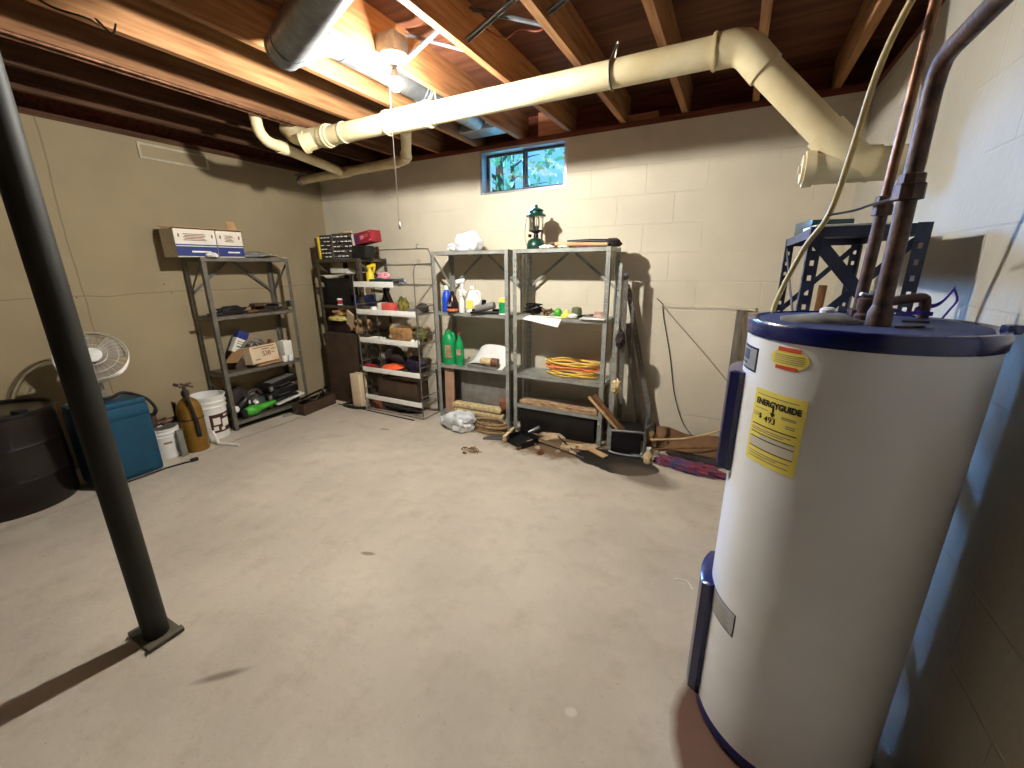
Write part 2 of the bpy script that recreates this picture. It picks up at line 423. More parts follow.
# blocked-up doorway: patch of newer block in the back wall, with its ledge
mb = MB(); mb.smooth = 20
prof = []
mb.bx(-.455, .09, YB-.012, YB, .1, 1.085); struct('trim_10', mb, M_wall_back)
mb = MB(); n = 26
mb.prism([(-.47+i*.62/n, 1.083+rnd.uniform(-.006, .004)) for i in range(n+1)] + [(.15, 1.10), (-.47, 1.10)], 0, .02, Matrix.Translation((0, YB, 0)) @ Euler((R(90),0,0)).to_matrix().to_4x4())
struct('trim_11', mb, M_wall_back)
one('wood_stud', 'weathered grey timber stud standing against the back wall at the patch edge', 'stud',
    MB().box((.065, YB-.034, .54), (.05, .04, 1.075), bev=.003), mat('grey_timber', (120, 110, 96), .8, var=.2, scale=6, stretch=(14,14,1)))

# outdoors: lawn at ground level and the trees beyond the window
mb = MB(); mb.bx(-14, 12, YB+.2, 24, 1.80, 1.9); tag(mb.build('lawn', M_grass), 'grass lawn outside beyond the basement window', 'lawn')['kind'] = 'structure'
def tree(x, y, h, r, seed, label):
    t = thing('tree', label, 'tree', (x, y, 1.9), 0, 'trees beyond the window')
    mb = MB(); rr = random.Random(seed)
    mb.tube([(0,0,0), (.05, 0, h*.4), (-.04, .05, h)], lambda k: .14*(1-k*.8), 8, smooth=4)
    for i in range(9):
        z = h*(.12+.09*i); a = rr.uniform(0, 6.28); l = r*rr.uniform(.6, 1)
        mb.tube([(0,0,z), (l*.5*math.cos(a), l*.5*math.sin(a), z+.25), (l*math.cos(a), l*math.sin(a), z+.3)], lambda k: .04*(1-k*.8), 5, smooth=3)
    mb.build('trunk', M_bark, t)
    mb = MB()
    for i in range(480):
        a = rr.uniform(0, 6.28); z = h*rr.uniform(.05, 1.05); q = r*math.sqrt(rr.random())*(1.15-.5*z/h)
        mb_leaf(mb, (q*math.cos(a), q*math.sin(a), z), rr)
    mb.smooth = 1; mb.build('foliage', M_green_leaf, t)
def mb_leaf(mb, c, rr):
    s = rr.uniform(.05, .11); M = Matrix.Translation(c) @ Euler((rr.uniform(0,6), rr.uniform(0,6), rr.uniform(0,6))).to_matrix().to_4x4()
    v = [mb.bm.verts.new(M @ Vector(p)) for p in ((-s,0,0), (0,-s*.45,.01), (s,0,0), (0,s*.45,.01))]
    mb.bm.faces.new(v)
tree(-4.5, 8.0, 3.0, .95, 1, 'leafy tree outside the left pane of the window')
tree(-2.6, 7.6, 3.2, .8, 2, 'leafy tree outside the right pane of the window')
tree(-6.8, 13.0, 4.4, 1.3, 3, 'tree farther back outside, left in the window view')
tree(-4.0, 12.6, 4.6, 1.3, 4, 'tree farther back outside, right in the window view')

# ================================================================== CEILING TIMBER
jl = {0: 'pine ceiling joist nearest the right wall', 1: 'pine ceiling joist second in from the right wall',
      2: 'pine ceiling joist third from the right wall, left of the pipe elbow', 3: 'pine ceiling joist next right of the one at the window corner',
      4: 'pine ceiling joist meeting the back wall at the right window corner', 5: 'bright pine ceiling joist beside the light bulb',
      6: 'pine ceiling joist on the left side of the silver duct run', 7: 'brightly lit pine ceiling joist left of the large silver duct',
      8: 'pine ceiling joist with copper lines strung under it, left of the lit one', 9: 'shadowed ceiling joist second from the left wall', 10: 'shadowed ceiling joist nearest the left wall'}
for k, x in enumerate(JX):
    mb = MB(); mb.bx(x, x+.038, YF, YB+.11, JB, JT)
    one('ceiling_joist', jl[k], 'joist', mb, M_joist if k < 8 else M_joist_half_shade if k == 8 else M_joist_shade, group='ceiling joists')  # leftmost three use the copies darkened for shade
# blocking between two joists over the window
one('joist_blocking', 'pine block nailed between joists above the right window pane', 'wood block',
    MB().bx(JX[5]+.16, JX[4], YB+.03, YB+.07, JB+.004, JT-.01, bev=.002), wood_material('block_pine', (206, 146, 108), (176, 112, 78), 'x'))
one('joist_blocking', 'pine block nailed between joists right of the window', 'wood block',
    MB().bx(JX[3]+.038, JX[3]+.25, YB+.03, YB+.07, JB+.004, JB+.05, bev=.002), MC['block_pine'])
# steel cross bridging
def bridging(k, y, label):
    a, b_ = JX[k]+.038, JX[k-1]
    t = thing('steel_bridging', label, 'bridging', (a, y, JB), 0, 'steel bridging between joists')
    w = b_-a
    for s, (p, q) in enumerate((((.002, 0, .02), (w-.002, 0, .165)), ((.002, .045, .165), (w-.002, .045, .02)))):
        P, Q = Vector(p), Vector(q); d = Q-P; ang = math.atan2(d.z, d.x)
        m_ = MB(); c = (P+Q)/2; L_ = d.length-.012
        m_.box(c, (L_, .028, .002), (0, -ang, 0)); m_.box(c+Vector((0, .013, -.004)), (L_, .002, .01), (0, -ang, 0)); m_.box(c+Vector((0, -.013, -.004)), (L_, .002, .01), (0, -ang, 0))
        m_.build('strut', M_galv, t)
bridging(5, 1.93, 'crossed galvanised bridging struts between joists beside the light bulb')
bridging(4, 1.90, 'crossed galvanised bridging struts between joists above the long pipe')
bridging(3, 1.88, 'crossed galvanised bridging struts near the bent wire hook')

# copper lines under a joist
for dx, lb in ((.000, 'thin copper line clipped under the joist, nearer the lit joist'), (-.05, 'thin copper line clipped under the joist, on its dark side')):
    t = MB(); x = JX[8]+.065+dx; t.tube([(x, YF+.02, JB-.014), (x, 1.2, JB-.012), (x+.004, YB-.85, JB-.013)], .0085, 8, smooth=4)
    one('copper_line', lb, 'pipe', t, M_copper, group='copper lines under the joist')
one('hanging_wire', 'dark looped wire hanging from the lit joist at the top edge', 'wire',
    MB().tube([(-2.39, .78, 2.366), (-2.34, .84, 2.315), (-2.30, .92, 2.305), (-2.36, .99, 2.32), (-2.41, 1.0, 2.36), (-2.38, 1.03, 2.315), (-2.40, 1.06, 2.364)], .004, 6, smooth=5), M_blackmetal)
one('wire_hook', 'bent pale wire hook dangling between joists above the pipe', 'hook',
    MB().tube([(-.66, 1.68, JT), (-.665, 1.69, 2.49), (-.68, 1.7, 2.45), (-.71, 1.71, 2.436), (-.74, 1.71, 2.45)], .004, 6, smooth=5), M_wire)
one('hanging_wire', 'loose dark cable strung across the joist bay right of the bulb', 'wire',
    MB().tube([(JX[4]+.04, 2.05, 2.50), (-1.12, 2.08, 2.44), (-1.05, 2.1, 2.47), (-.95, 2.12, 2.45), (JX[3], 2.14, 2.5)], .0045, 6, smooth=5), M_brownink)

# ================================================================== LAMP
lx, ly = -1.572, 1.80
lamp = thing('lamp_holder', 'white porcelain lamp holder with lit bulb and pull string on the ceiling', 'lamp', (lx, ly, 2.35))
mb = MB(); mb.bx(-.066+.001, .05, -.05, .05, .016, .09, bev=.006); mb.build('junction_box', M_galv, lamp)
mb = MB(); mb.lathe([(.0, .016), (.062, .016), (.064, .006), (.052, -.006), (.030, -.014), (.026, -.034), (.0, -.034)], seg=28); mb.build('porcelain_base', M_porcelain, lamp)
mb = MB(); mb.lathe([(0, -.034), (.013, -.034), (.0135, -.052), (0, -.052)], seg=16); mb.build('socket', M_galv, lamp)
mb = MB(); mb.lathe([(0, -.052), (.0135, -.053), (.018, -.066), (.027, -.082), (.0295, -.09), (0, -.09)], seg=24); hous = mb.build('bulb_housing', M_white, lamp)
mb = MB(); mb.lathe([(0, -.0905), (.0295, -.0905), (.0315, -.1), (.0305, -.113), (.026, -.125), (.016, -.135), (0, -.139)], seg=28)
M_bulb = bpy.data.materials.new('glowing_bulb'); M_bulb.use_nodes = True
bn = M_bulb.node_tree.nodes['Principled BSDF']; bn.inputs['Base Color'].default_value = (1, .95, .85, 1)
bn.inputs['Emission Color'].default_value = (1, .985, .93, 1); bn.inputs['Emission Strength'].default_value = BULB
mb.build('light_bulb', M_bulb, lamp)
mb = MB(); mb.tube([(-.012, .0, -.02), (-.012, -.02, -.06), (-.012, -.034, -.2), (-.011, -.036, -.50), (-.012, -.036, -.735)], .0016, 5, smooth=4)
mb.lathe([(0, -.775), (.006, -.772), (.007, -.755), (.003, -.736), (0, -.735)], (-.012, -.036, 0), 10); mb.build('pull_string', M_white, lamp)

# ================================================================== DUCT
duct = thing('air_duct', 'silver round air duct turning from a transverse run into a joist bay', 'duct', (-1.8, 1.4, 2.25))
E0 = Vector((-1.815, 1.40, 2.288)); dv = Vector((.43, -.165, 0)).normalized()
mb = MB(); mb.tube([E0 - dv*.02, E0+dv*.5, E0 + dv*1.6], .072, 32); mb.build('duct_section', M_galv, duct, True)
for a_, b_, k_ in ((.06, .066, .0755), (-.03, -.018, .0745)):
    mb = MB(); mb.tube([E0 + dv*a_, E0 + dv*b_], k_, 32); mb.build('crimped_ring', M_galv, duct, True)
mb = MB(); mb.tube([E0 + Vector((0, 0, .0)), E0+Vector((-.012, .06, .03)), E0+Vector((-.02, .14, .085)), (-1.862, 1.62, 2.42), (-1.862, 1.72, 2.448)], .0715, 28, smooth=4); mb.build('elbow', M_galv, duct, True)
mb = MB(); mb.tube([(-1.862, 1.71, 2.447), (-1.862, 2.4, 2.449), (-1.862, 3.0, 2.449)], .075, 28)
for y in (1.74, 2.34, 2.37): mb.tube([(-1.862, y, 2.448), (-1.862, y+.012, 2.448)], .079, 28)
mb.build('duct_run', M_galv, duct, True)
mb = MB(); mb.bx(-2.04, -1.69, 3.0, 3.2, 2.376, 2.53, bev=.03); mb.build('end_boot', M_galv, duct, True)
one('wood_cleat', 'short pale board nailed across the joist bay beside the lamp', 'board',
    MB().bx(-1.637, -1.267, 1.40, 1.54, 2.50, 2.546, bev=.002), M_ltwood)

# ================================================================== DRAIN PIPES
PY, PZ, PR = 2.245, 2.257, .059
dp = thing('drain_pipe', 'large cream painted drain pipe hung below the joists to the right wall', 'pipe', (-1.4, PY, PZ))
mb = MB(); mb.tube([(-2.70, PY, PZ), (-.16, PY, PZ)], PR, 28); mb.build('pipe_run', M_pipe, dp, True)
mb = MB(); mb.tube([(-.20, PY, PZ), (-.12, PY, PZ), (-.085, PY, PZ-.008), (-.055, PY, PZ-.03), (-.02, PY, PZ-.07), (.01, PY, PZ-.105)], PR+.008, 28); mb.build('elbow', M_pipe, dp, True)
mb = MB(); mb.tube([(-.03, PY, PZ-.06), (.33, PY, PZ-.445)], PR, 28); mb.build('sloped_run', M_pipe, dp, True)
mb = MB(); mb.tube([(.25, PY, PZ-.36), (.36, PY, 1.775), (.43, PY, 1.76)], PR+.009, 28)
mb.tube([(.215, PY, 1.763), (.58, PY, 1.755)], PR+.002, 28); mb.tube([(.20, PY, 1.763), (.235, PY, 1.763)], PR+.010, 28)
mb.build('tee_fitting', M_pipe, dp, True)
mb = MB(); mb.tube([(.19, PY, 1.763), (.205, PY, 1.763)], PR-.004, 24); mb.tube([(.18, PY, 1.763), (.192, PY, 1.763)], .02, 4); mb.build('cleanout_plug', M_pipe, dp, True)
for a, b_, k in ((-.195, -.185, .012), (-2.03, -1.72, .008), (-2.05, -2.035, .013), (-1.735, -1.715, .013), (-2.44, -2.425, .006), (-2.64, -2.56, .009), (-2.60, -2.585, .014)):
    mb = MB(); mb.tube([(a, PY, PZ), (b_, PY, PZ)], PR+k, 28); mb.build('coupling', M_pipe, dp, True)
mb = MB(); mb.tube([(-2.62, PY, PZ), (-2.80, PY, PZ+.01), (-2.92, PY, PZ+.05), (-3.0, PY, PZ+.11)], PR+.004, 24)
mb.tube([(-2.70, PY, PZ), (-2.78, PY-.05, PZ-.03)], PR, 24); mb.tube([(-2.765, PY-.04, PZ-.025), (-2.79, PY-.056, PZ-.034)], PR+.009, 24)
mb.build('wye_fitting', M_pipe, dp, True)
for px in (-1.69, -.63):
    mb = MB(); mb.tube([(px+.02, PY, JB+.02)] + [(px, PY + (PR+.004)*math.cos(a), PZ + (PR+.004)*math.sin(a)) for a in [R(60 - 30*i) for i in range(11)]] + [(px+.02, PY+.01, JB+.02)], .005, 6, smooth=2); mb.build('hanger_strap', M_wire, dp, True)
bp_ = thing('branch_pipe', 'narrow cream branch pipe leaving the large drain pipe toward the back left corner', 'pipe', (-2.4, 2.8, 2.2))
r2 = .036
mb = MB(); mb.tube([(-1.96, PY+.062, 2.228), (-2.36, 2.765, 2.205), (-2.40, 2.80, 2.202), (-2.47, 2.825, 2.20), (-2.6, 2.84, 2.20), (-3.80, 2.93, 2.20)], r2, 20); mb.build('pipe_run', M_pipe, bp_, True)
mb = MB(); mb.tube([(-3.20, 2.87, 2.20), (-3.17, 2.79, 2.202), (-2.96, 2.1, 2.215)], r2, 20); mb.tube([(-2.96, 2.1, 2.215), (-2.945, 2.04, 2.22), (-2.945, 2.0, 2.25), (-2.95, 1.98, 2.30), (-2.95, 1.97, 2.43)], r2, 20, smooth=3); mb.build('rising_branch', M_pipe, bp_, True)
for a_, b_ in (((-2.31, 2.702, 2.208), (-2.35, 2.754, 2.205)), ((-2.52, 2.834, 2.20), (-2.57, 2.838, 2.20)), ((-3.10, 2.877, 2.20), (-3.27, 2.89, 2.20)), ((-2.985, 2.19, 2.213), (-2.97, 2.13, 2.214))):
    mb = MB(); mb.tube([a_, b_], r2+.007, 20); mb.build('coupling', M_pipe, bp_, True)
mb = MB(); mb.tube([(-3.80, 2.93, 2.20), (-3.83, 2.932, 2.20)], r2+.008, 16); mb.tube([(-3.83, 2.932, 2.20), (-3.89, 2.937, 2.20)], .016, 10); mb.tube([(-3.84, 2.933, 2.215), (-3.84, 2.933, 2.255)], .008, 6); mb.tube([(-3.90, 2.93, 2.255), (-3.76, 2.93, 2.258)], .007, 6); mb.build('end_valve', M_galv, bp_, True)
mb = MB(); mb.tube([(-3.60, 2.915, JB), (-3.60, 2.915, 2.235)], .003, 6); mb.build('hanger_rod', M_wire, bp_, True)

# ================================================================== STEEL COLUMN
col = thing('steel_column', 'dark painted round steel support column on a bent base plate', 'column', (-1.853, .492, 0))
mb = MB(); mb.lathe([(0, .0085), (.041, .0085), (.041, JB-.012), (0, JB-.012)], seg=36); mb.build('post', M_blackpaint, col)
M_plate = mat('plate_steel', (92, 84, 70), .6, .2, var=.2)
mb = MB(); mb.box((0, 0, .004), (.125, .115, .008), bev=.001); mb.build('base_plate', M_plate, col)
mb = MB(); mb.box((0, 0, JB-.006), (.2, .12, .012)); mb.build('top_plate', M_plate, col)
for s_ in (-1, 1):
    mb = MB(); mb.box((s_*.072, 0, .013), (.022, .118, .02), (0, R(12)*s_, 0), bev=.003); mb.build('plate_lip', M_plate, col)

# ================================================================== WALL FITTINGS
wv = thing('wall_vent', 'narrow white framed vent panel high on the left wall', 'vent', (XL, 1.98, 2.24), 0)
mb = MB()
for (y0, y1, z0, z1) in ((-.23, .25, .045, .06), (-.23, .25, -.05, -.036), (-.23, -.214, -.036, .045), (.234, .25, -.036, .045)): mb.bx(.001, .012, y0, y1, z0, z1)
mb.build('frame', mat('vent_cream', (188, 176, 150), .7), wv)
mb = MB(); mb.bx(.001, .006, -.214, .234, -.036, .045); mb.build('panel', M_wall_left, wv)
for i, (a, lb, pts) in enumerate(((0, 'thin dark cable sagging from the nail to the floor on the patched wall', [(-.455, YB-.02, 1.095), (-.44, YB-.018, 1.0), (-.37, YB-.018, .72), (-.31, YB-.02, .42), (-.23, YB-.022, .2), (-.15, YB-.03, .1), (-.1, YB-.1, .05)]),
        (1, 'thin cable running diagonally from the nail toward the blue heater panel', [(-.455, YB-.02, 1.095), (-.35, YB-.018, .98), (-.1, YB-.018, .72), (.1, YB-.03, .5), (.2, YB-.05, .4)]))):
    one('wall_cable', lb, 'cable', MB().tube(pts, .0035, 6, smooth=5), M_dkgrey if i == 0 else M_greyink)
one('nail', 'dark bent nail in the back wall holding two cables', 'nail', MB().tube([(-.455, YB, 1.10), (-.457, YB-.03, 1.105), (-.47, YB-.035, 1.12), (-.50, YB-.03, 1.145)], .003, 6), M_blackmetal)
for i, (y, z, lb) in enumerate(((1.17, 1.28, 'screw anchor in the left wall near the crack, upper'), (1.19, 1.20, 'screw anchor in the left wall near the crack, lower'), (1.72, 1.27, 'screw anchor in the left wall above the joint, upper'), (1.76, 1.2, 'screw anchor in the left wall above the joint, lower'), (1.26, .84, 'screw anchor in the left wall right of the fan, left of two'), (1.31, .835, 'screw anchor in the left wall right of the fan, right of two'))):
    one('screw', lb, 'screw', MB().lathe([(0, .004), (.005, .003), (.007, 0), (0, 0)], seg=10), M_brownink, (XL-.002, y, z), (0, R(90), 0), 'screws in the left wall')

# ================================================================== WATER HEATER
HX, HY, HR = .278, 1.243, .23
wh = thing('water_heater', 'tall white cylindrical water heater with blue cap and yellow labels', 'water heater', (HX, HY, .012))
mb = MB(); mb.lathe([(0, 0), (HR-.012, 0), (HR-.004, .03), (HR, .034), (HR, 1.212), (0, 1.212)], seg=96); mb.build('tank_body', M_enamel, wh)
mb = MB(); mb.lathe([(HR-.006, .002), (HR+.003, .002), (HR+.003, .03), (HR+.001, .034), (HR-.006, .034)], seg=96, caps=False); mb.build('base_ring', M_blue, wh)
M_dust = mat('dusty_blue', (70, 74, 96), .7, c2=(26, 34, 84), scale=7)
mb = MB(); mb.lathe([(HR-.004, 1.207), (HR+.004, 1.207), (HR+.005, 1.236), (HR+.001, 1.243), (HR-.008, 1.244), (HR-.016, 1.239), (0, 1.239)], seg=96, caps=False); mb.build('top_cap', M_blue, wh)
mb = MB(); mb.lathe([(0, 1.2395), (HR-.022, 1.2395), (HR-.022, 1.2415), (0, 1.243)], seg=64); mb.build('dust_layer', M_dust, wh)
mb = MB(); mb.blob((-.085, -.035, 1.238), (.085, .06, .024), .25, 2, 3, flat=0); mb.build('wiring_cover', mat('dusty_cover', (150, 146, 138), .8, c2=(96, 94, 100), scale=14), wh)
mb = MB(); mb.box((.22, -.065, 1.245), (.03, .02, .02), (0, 0, .3), bev=.006); mb.build('cap_clip', M_blue, wh)
mb = MB(); mb.box((.06, -.09, 1.2445), (.06, .004, .004), (0, 0, .5)); mb.box((.10, .02, 1.2445), (.05, .004, .004), (0, 0, .1)); mb.build('seam_bead', M_iron, wh)

def cyl(a0, a1, z0, z1, r0, r1, n=14):
    """curved plate on the tank between angles (degrees) and heights"""
    mb = MB(); g = []
    for i in range(n+1):
        a = R(a0 + (a1-a0)*i/n)
        g.append([mb.bm.verts.new((r*math.cos(a), r*math.sin(a), z)) for r, z in ((r0, z0), (r1, z0), (r1, z1), (r0, z1))])
    for A, B in zip(g, g[1:]):
        for j in range(4): mb.bm.faces.new([A[j], A[(j+1) % 4], B[(j+1) % 4], B[j]])
    mb.bm.faces.new(g[0]); mb.bm.faces.new(g[-1][::-1]); return mb
def panel(a0, a1, z0, z1, name):
    mb = MB(); n = 12; prof = [(HR-.003, 0), (HR+.020, 0), (HR+.032, .014), (HR+.032, .986), (HR+.020, 1), (HR-.003, 1)]
    g = []
    for i in range(n+1):
        u = i/n; a = R(a0 + (a1-a0)*u); k = 1 if 0 < i < n else .45
        g.append([mb.bm.verts.new(((HR+(r-HR)*(k if r > HR else 1))*math.cos(a), (HR+(r-HR)*(k if r > HR else 1))*math.sin(a), z0+(z1-z0)*t)) for r, t in prof])
    m = len(prof)
    for A, B in zip(g, g[1:]):
        for j in range(m): mb.bm.faces.new([A[j], A[(j+1) % m], B[(j+1) % m], B[j]])
    mb.bm.faces.new(g[0]); mb.bm.faces.new(g[-1][::-1]); mb.smooth = 30
    return mb.build(name, M_blue, wh)
panel(-205, -167, .825, 1.105, 'access_panel')
panel(-208, -163, .03, .455, 'access_panel')

def wrapper(ac, zc, rad):
    def w(v): 
        a = R(ac) + v.x/rad; r = rad + v.z
        return Vector((r*math.cos(a), r*math.sin(a), zc+v.y))
    return w
rl = HR+.0012; Z0 = -.012
lb = cyl(-149.3, -117.2, .917+Z0, 1.100+Z0, HR-.001, rl, 20).build('energy_label', M_label, wh); lb['label'] = 'yellow printed energy label'
mb = MB(); w = wrapper(-133.2, 1.070+Z0, rl)
mb.text('ENERGYGUIDE', .0195, None, .0006, wrap=w, bold=.0009, xs=.86)
mb.build('lettering', M_ink, lb)
mb = MB()
mb.text('$', .017, None, .0006, wrap=wrapper(-142.5, 1.036+Z0, rl), bold=.0001)
mb.text('493', .021, None, .0006, wrap=wrapper(-135.8, 1.032+Z0, rl), bold=.0001)
mb.build('price', M_ink, lb)
mb = MB()
def arc_bar(mb, a0, a1, z, h, r=rl):
    b = cyl(a0, a1, z-h/2+Z0, z+h/2+Z0, r-.0004, r+.0006, 10); mb.join(b.bm.copy()); b.bm.free()
for z, h in ((1.013, .0022), (.992, .0018), (.980, .0018), (.955, .0018)): arc_bar(mb, -147.6, -119.5, z, h)
b = cyl(-135.1, -134.0, 1.050+Z0, 1.064+Z0, rl-.0004, rl+.0006, 2); mb.join(b.bm.copy()); b.bm.free()
w = wrapper(-134.5, 1.046+Z0, rl); tr = MB(); tr.prism([(-.007, .005), (.007, .005), (0, -.005)], 0, .0006)
for v in tr.bm.verts: v.co = w(v.co)
mb.join(tr.bm.copy()); tr.bm.free()
mb.build('printed_rule', M_ink, lb)
mb = MB()
for a0, a1, z in ((-147, -138, 1.054), (-129, -121, 1.050), (-129, -121, 1.046), (-148, -144, 1.041), (-148, -144, 1.036), (-126, -121, 1.032), (-126, -121, 1.027), (-147, -121, 1.088), (-147.5, -122, 1.004), (-147.5, -126, .999), (-147, -121, .943), (-147, -128, .937), (-147, -121, .930)): arc_bar(mb, a0, a1, z, .0018)
mb.build('small_print', M_greyink, lb)
mb = MB(); arc_bar(mb, -147.5, -119.6, .9675, .022); b = cyl(-140.5, -119.6, .982+Z0, .990+Z0, rl-.0004, rl+.0006, 8); mb.join(b.bm.copy()); b.bm.free()
mb.build('grey_panel', mat('label_grey', (206, 198, 180), .6, var=.05), lb)
# round-ended yellow caution sticker with red bands
mb = MB(); n_ = 24; g_ = []
for k in range(n_+1):
    t_ = -1 + 2*k/n_; a = R(-131.0) + .0435*t_/HR; hh = .0205*max(.02, (1-abs(t_)**3.2))**.5
    g_.append([mb.bm.verts.new((r_*math.cos(a), r_*math.sin(a), 1.183+Z0+s_*hh)) for r_, s_ in ((HR-.0005, -1), (HR+.0008, -1), (HR+.0008, 1), (HR-.0005, 1))])
for A, B in zip(g_, g_[1:]):
    for j in range(4): mb.bm.faces.new([A[j], A[(j+1) % 4], B[(j+1) % 4], B[j]])
mb.bm.faces.new(g_[0]); mb.bm.faces.new(g_[-1][::-1])
stk = mb.build('caution_sticker', M_label, wh); stk['label'] = 'small yellow caution sticker with red bands'
mb = MB(); arc_bar(mb, -138, -125, 1.2035, .009, HR+.0008); arc_bar(mb, -138, -125.5, 1.1625, .008, HR+.0008); mb.build('red_band', M_redink, stk)
mb = MB()
for z in (1.191, 1.1865, 1.182, 1.1775, 1.173): arc_bar(mb, -139.5, -122.5, z, .0012, HR+.0008)
mb.build('small_print', M_greyink, stk)
pl = cyl(-175.5, -153.2, 1.130+Z0, 1.190+Z0, HR-.001, HR+.0008).build('name_plate', M_ink, wh); pl['label'] = 'black bordered nameplate'
cyl(-174, -154.7, 1.135+Z0, 1.185+Z0, HR, HR+.0014).build('plate_face', M_alu, pl)
b = cyl(-173, -163, 1.155+Z0, 1.180+Z0, HR+.001, HR+.0018); arc_bar(b, -173, -166, 1.146, .005, HR+.0014); b.build('plate_print', mat('slate_ink', (70, 80, 100), .5), pl)
pl = cyl(-165, -135.5, .378, .452, HR-.001, HR+.0008).build('rating_plate', M_ink, wh); pl['label'] = 'silver rating plate with fine print'
cyl(-165, -136.3, .382, .450, HR, HR+.0014).build('plate_face', M_alu, pl)
mb = MB()
for i in range(6): arc_bar(mb, -160, -140 - 2*(i % 2), .402+.009*i, .0025, HR+.0014)
mb.build('plate_print', M_greyink, pl)

# plumbing above the heater
zt = 1.2535
cp = thing('water_pipe', 'bare copper water pipe rising behind from heater top to ceiling', 'pipe', (.293, 1.369, zt))
mb = MB(); mb.tube([(0,0,0), (0,0,.03), (.004, 0, .27)], .0135, 16, smooth=3); mb.build('nipple', M_iron, cp)
mb = MB(); mb.tube([(.004, 0, .262), (.012, -.01, .62), (.03, -.02, JT-zt-.002)], .0105, 16, smooth=5); mb.build('riser', M_copper, cp)
mb = MB(); mb.lathe([(.014, -.02), (.020, -.018), (.020, .004), (.018, .006), (.018, .022), (.014, .025), (.014, -.02)], (.004, 0, .262), 8); mb.build('union', M_iron, cp)
mb = MB(); mb.lathe([(.014, 0), (.022, 0), (.022, .018), (.014, .02)], (0,0,0), 8); mb.build('hex_nut', M_iron, cp)
hp = thing('water_pipe', 'thick brown iron water pipe rising in front and bending toward the ceiling edge', 'pipe', (.288, 1.165, zt))
mb = MB(); mb.tube([(0,0,0), (0,0,.27)], .0165, 18); mb.build('nipple', M_iron, hp)
mb = MB(); mb.tube([(0,0,.27), (0, 0, .44), (0, -.006, .468), (0, -.02, .486), (0, -.05, .492), (0, -.8, .50), (0, -3.0, .52)], .0155, 18); mb.build('riser', M_iron, hp)
mb = MB(); mb.lathe([(.0165, -.02), (.026, -.018), (.026, .010), (.022, .012), (.022, .028), (.016, .03)], (0,0,.272), 8); mb.build('union', M_iron, hp)
mb = MB(); mb.lathe([(.016, 0), (.023, .002), (.023, .03), (.017, .045)], (0,0,0), 12); mb.build('hex_nut', M_iron, hp)
one('ground_wire', 'thin bonding wire bridging the two water pipes', 'wire', MB().tube([(.21, 1.5, 1.515), (.25, 1.42, 1.516), (.272, 1.36, 1.522), (.281, 1.26, 1.520), (.286, 1.195, 1.528)], .003, 6, smooth=4), M_blackmetal)
rv = thing('relief_valve', 'brown relief valve with discharge pipe lying across the heater top', 'valve', (.30, 1.29, zt))
mb = MB(); mb.lathe([(0, 0), (.02, 0), (.022, .012), (.016, .018), (.02, .03), (.02, .05), (.012, .056), (0, .056)], (-.012, -.01, 0), 10); mb.build('valve_body', M_iron, rv)
mb = MB(); mb.tube([(.008, -.004, .036), (.05, .05, .042), (.105, .078, .05), (.118, .082, .042), (.121, .083, .002)], .0115, 12, smooth=3); mb.build('discharge_pipe', mat('rust_pipe', (84, 48, 40), .6, .2, var=.3), rv)
mb = MB(); mb.tube([(-.03, -.02, .062), (-.012, -.01, .058), (.005, 0, .066)], .005, 6); mb.build('test_lever', M_galv, rv)
rb = MB()
rb.sheet(lambda u, v: Vector((.40+.065*u, 1.365+.01*u+.004*math.sin(6*u), 1.274+.05*u*u+.010*(v-.5)+.006*math.sin(7*u))), 16, 2, .0012)
rb.sheet(lambda u, v: Vector((.43-.08*u, 1.345+.02*math.sin(3*u), 1.2625+.006*math.sin(9*u)*u+.010*v)), 16, 2, .0012)
rb.tube([(.464, 1.374, 1.326), (.474, 1.372, 1.30), (.465, 1.372, 1.275), (.455, 1.365, 1.257)], .0025, 6, smooth=4)
one('ribbon', 'blue purple plastic ribbon strip lying at the back of the heater top', 'ribbon', rb, M_purple)
one('round_stopper', 'small white plastic stopper with violet rim behind the pipes on the heater', 'stopper', MB().lathe([(0, 0), (.018, 0), (.019, .012), (.012, .018), (0, .018)], seg=14), M_white, (.235, 1.40, zt))
hs = MB(); hs.tube([(.106, 1.56, 1.0), (.118, 1.575, 1.18), (.13, 1.59, 1.28), (.175, 1.57, 1.43), (.216, 1.535, 1.52), (.232, 1.49, 1.66), (.238, 1.43, 1.79), (.25, 1.37, 1.88), (.285, 1.29, 2.0), (.33, 1.2, 2.2), (.345, 1.15, JT-.004)], .0075, 12, smooth=6)
one('yellow_tube', 'yellowed flexible tube curving from behind the heater up to the ceiling', 'tube', hs, M_hose)
one('wood_stick', 'brown wooden stick standing behind the blue grey shelf, seen over the heater', 'stick', MB().box((.366, 2.47, .645), (.032, .02, 1.285), (0, R(1.0), 0), bev=.002), M_brwood)

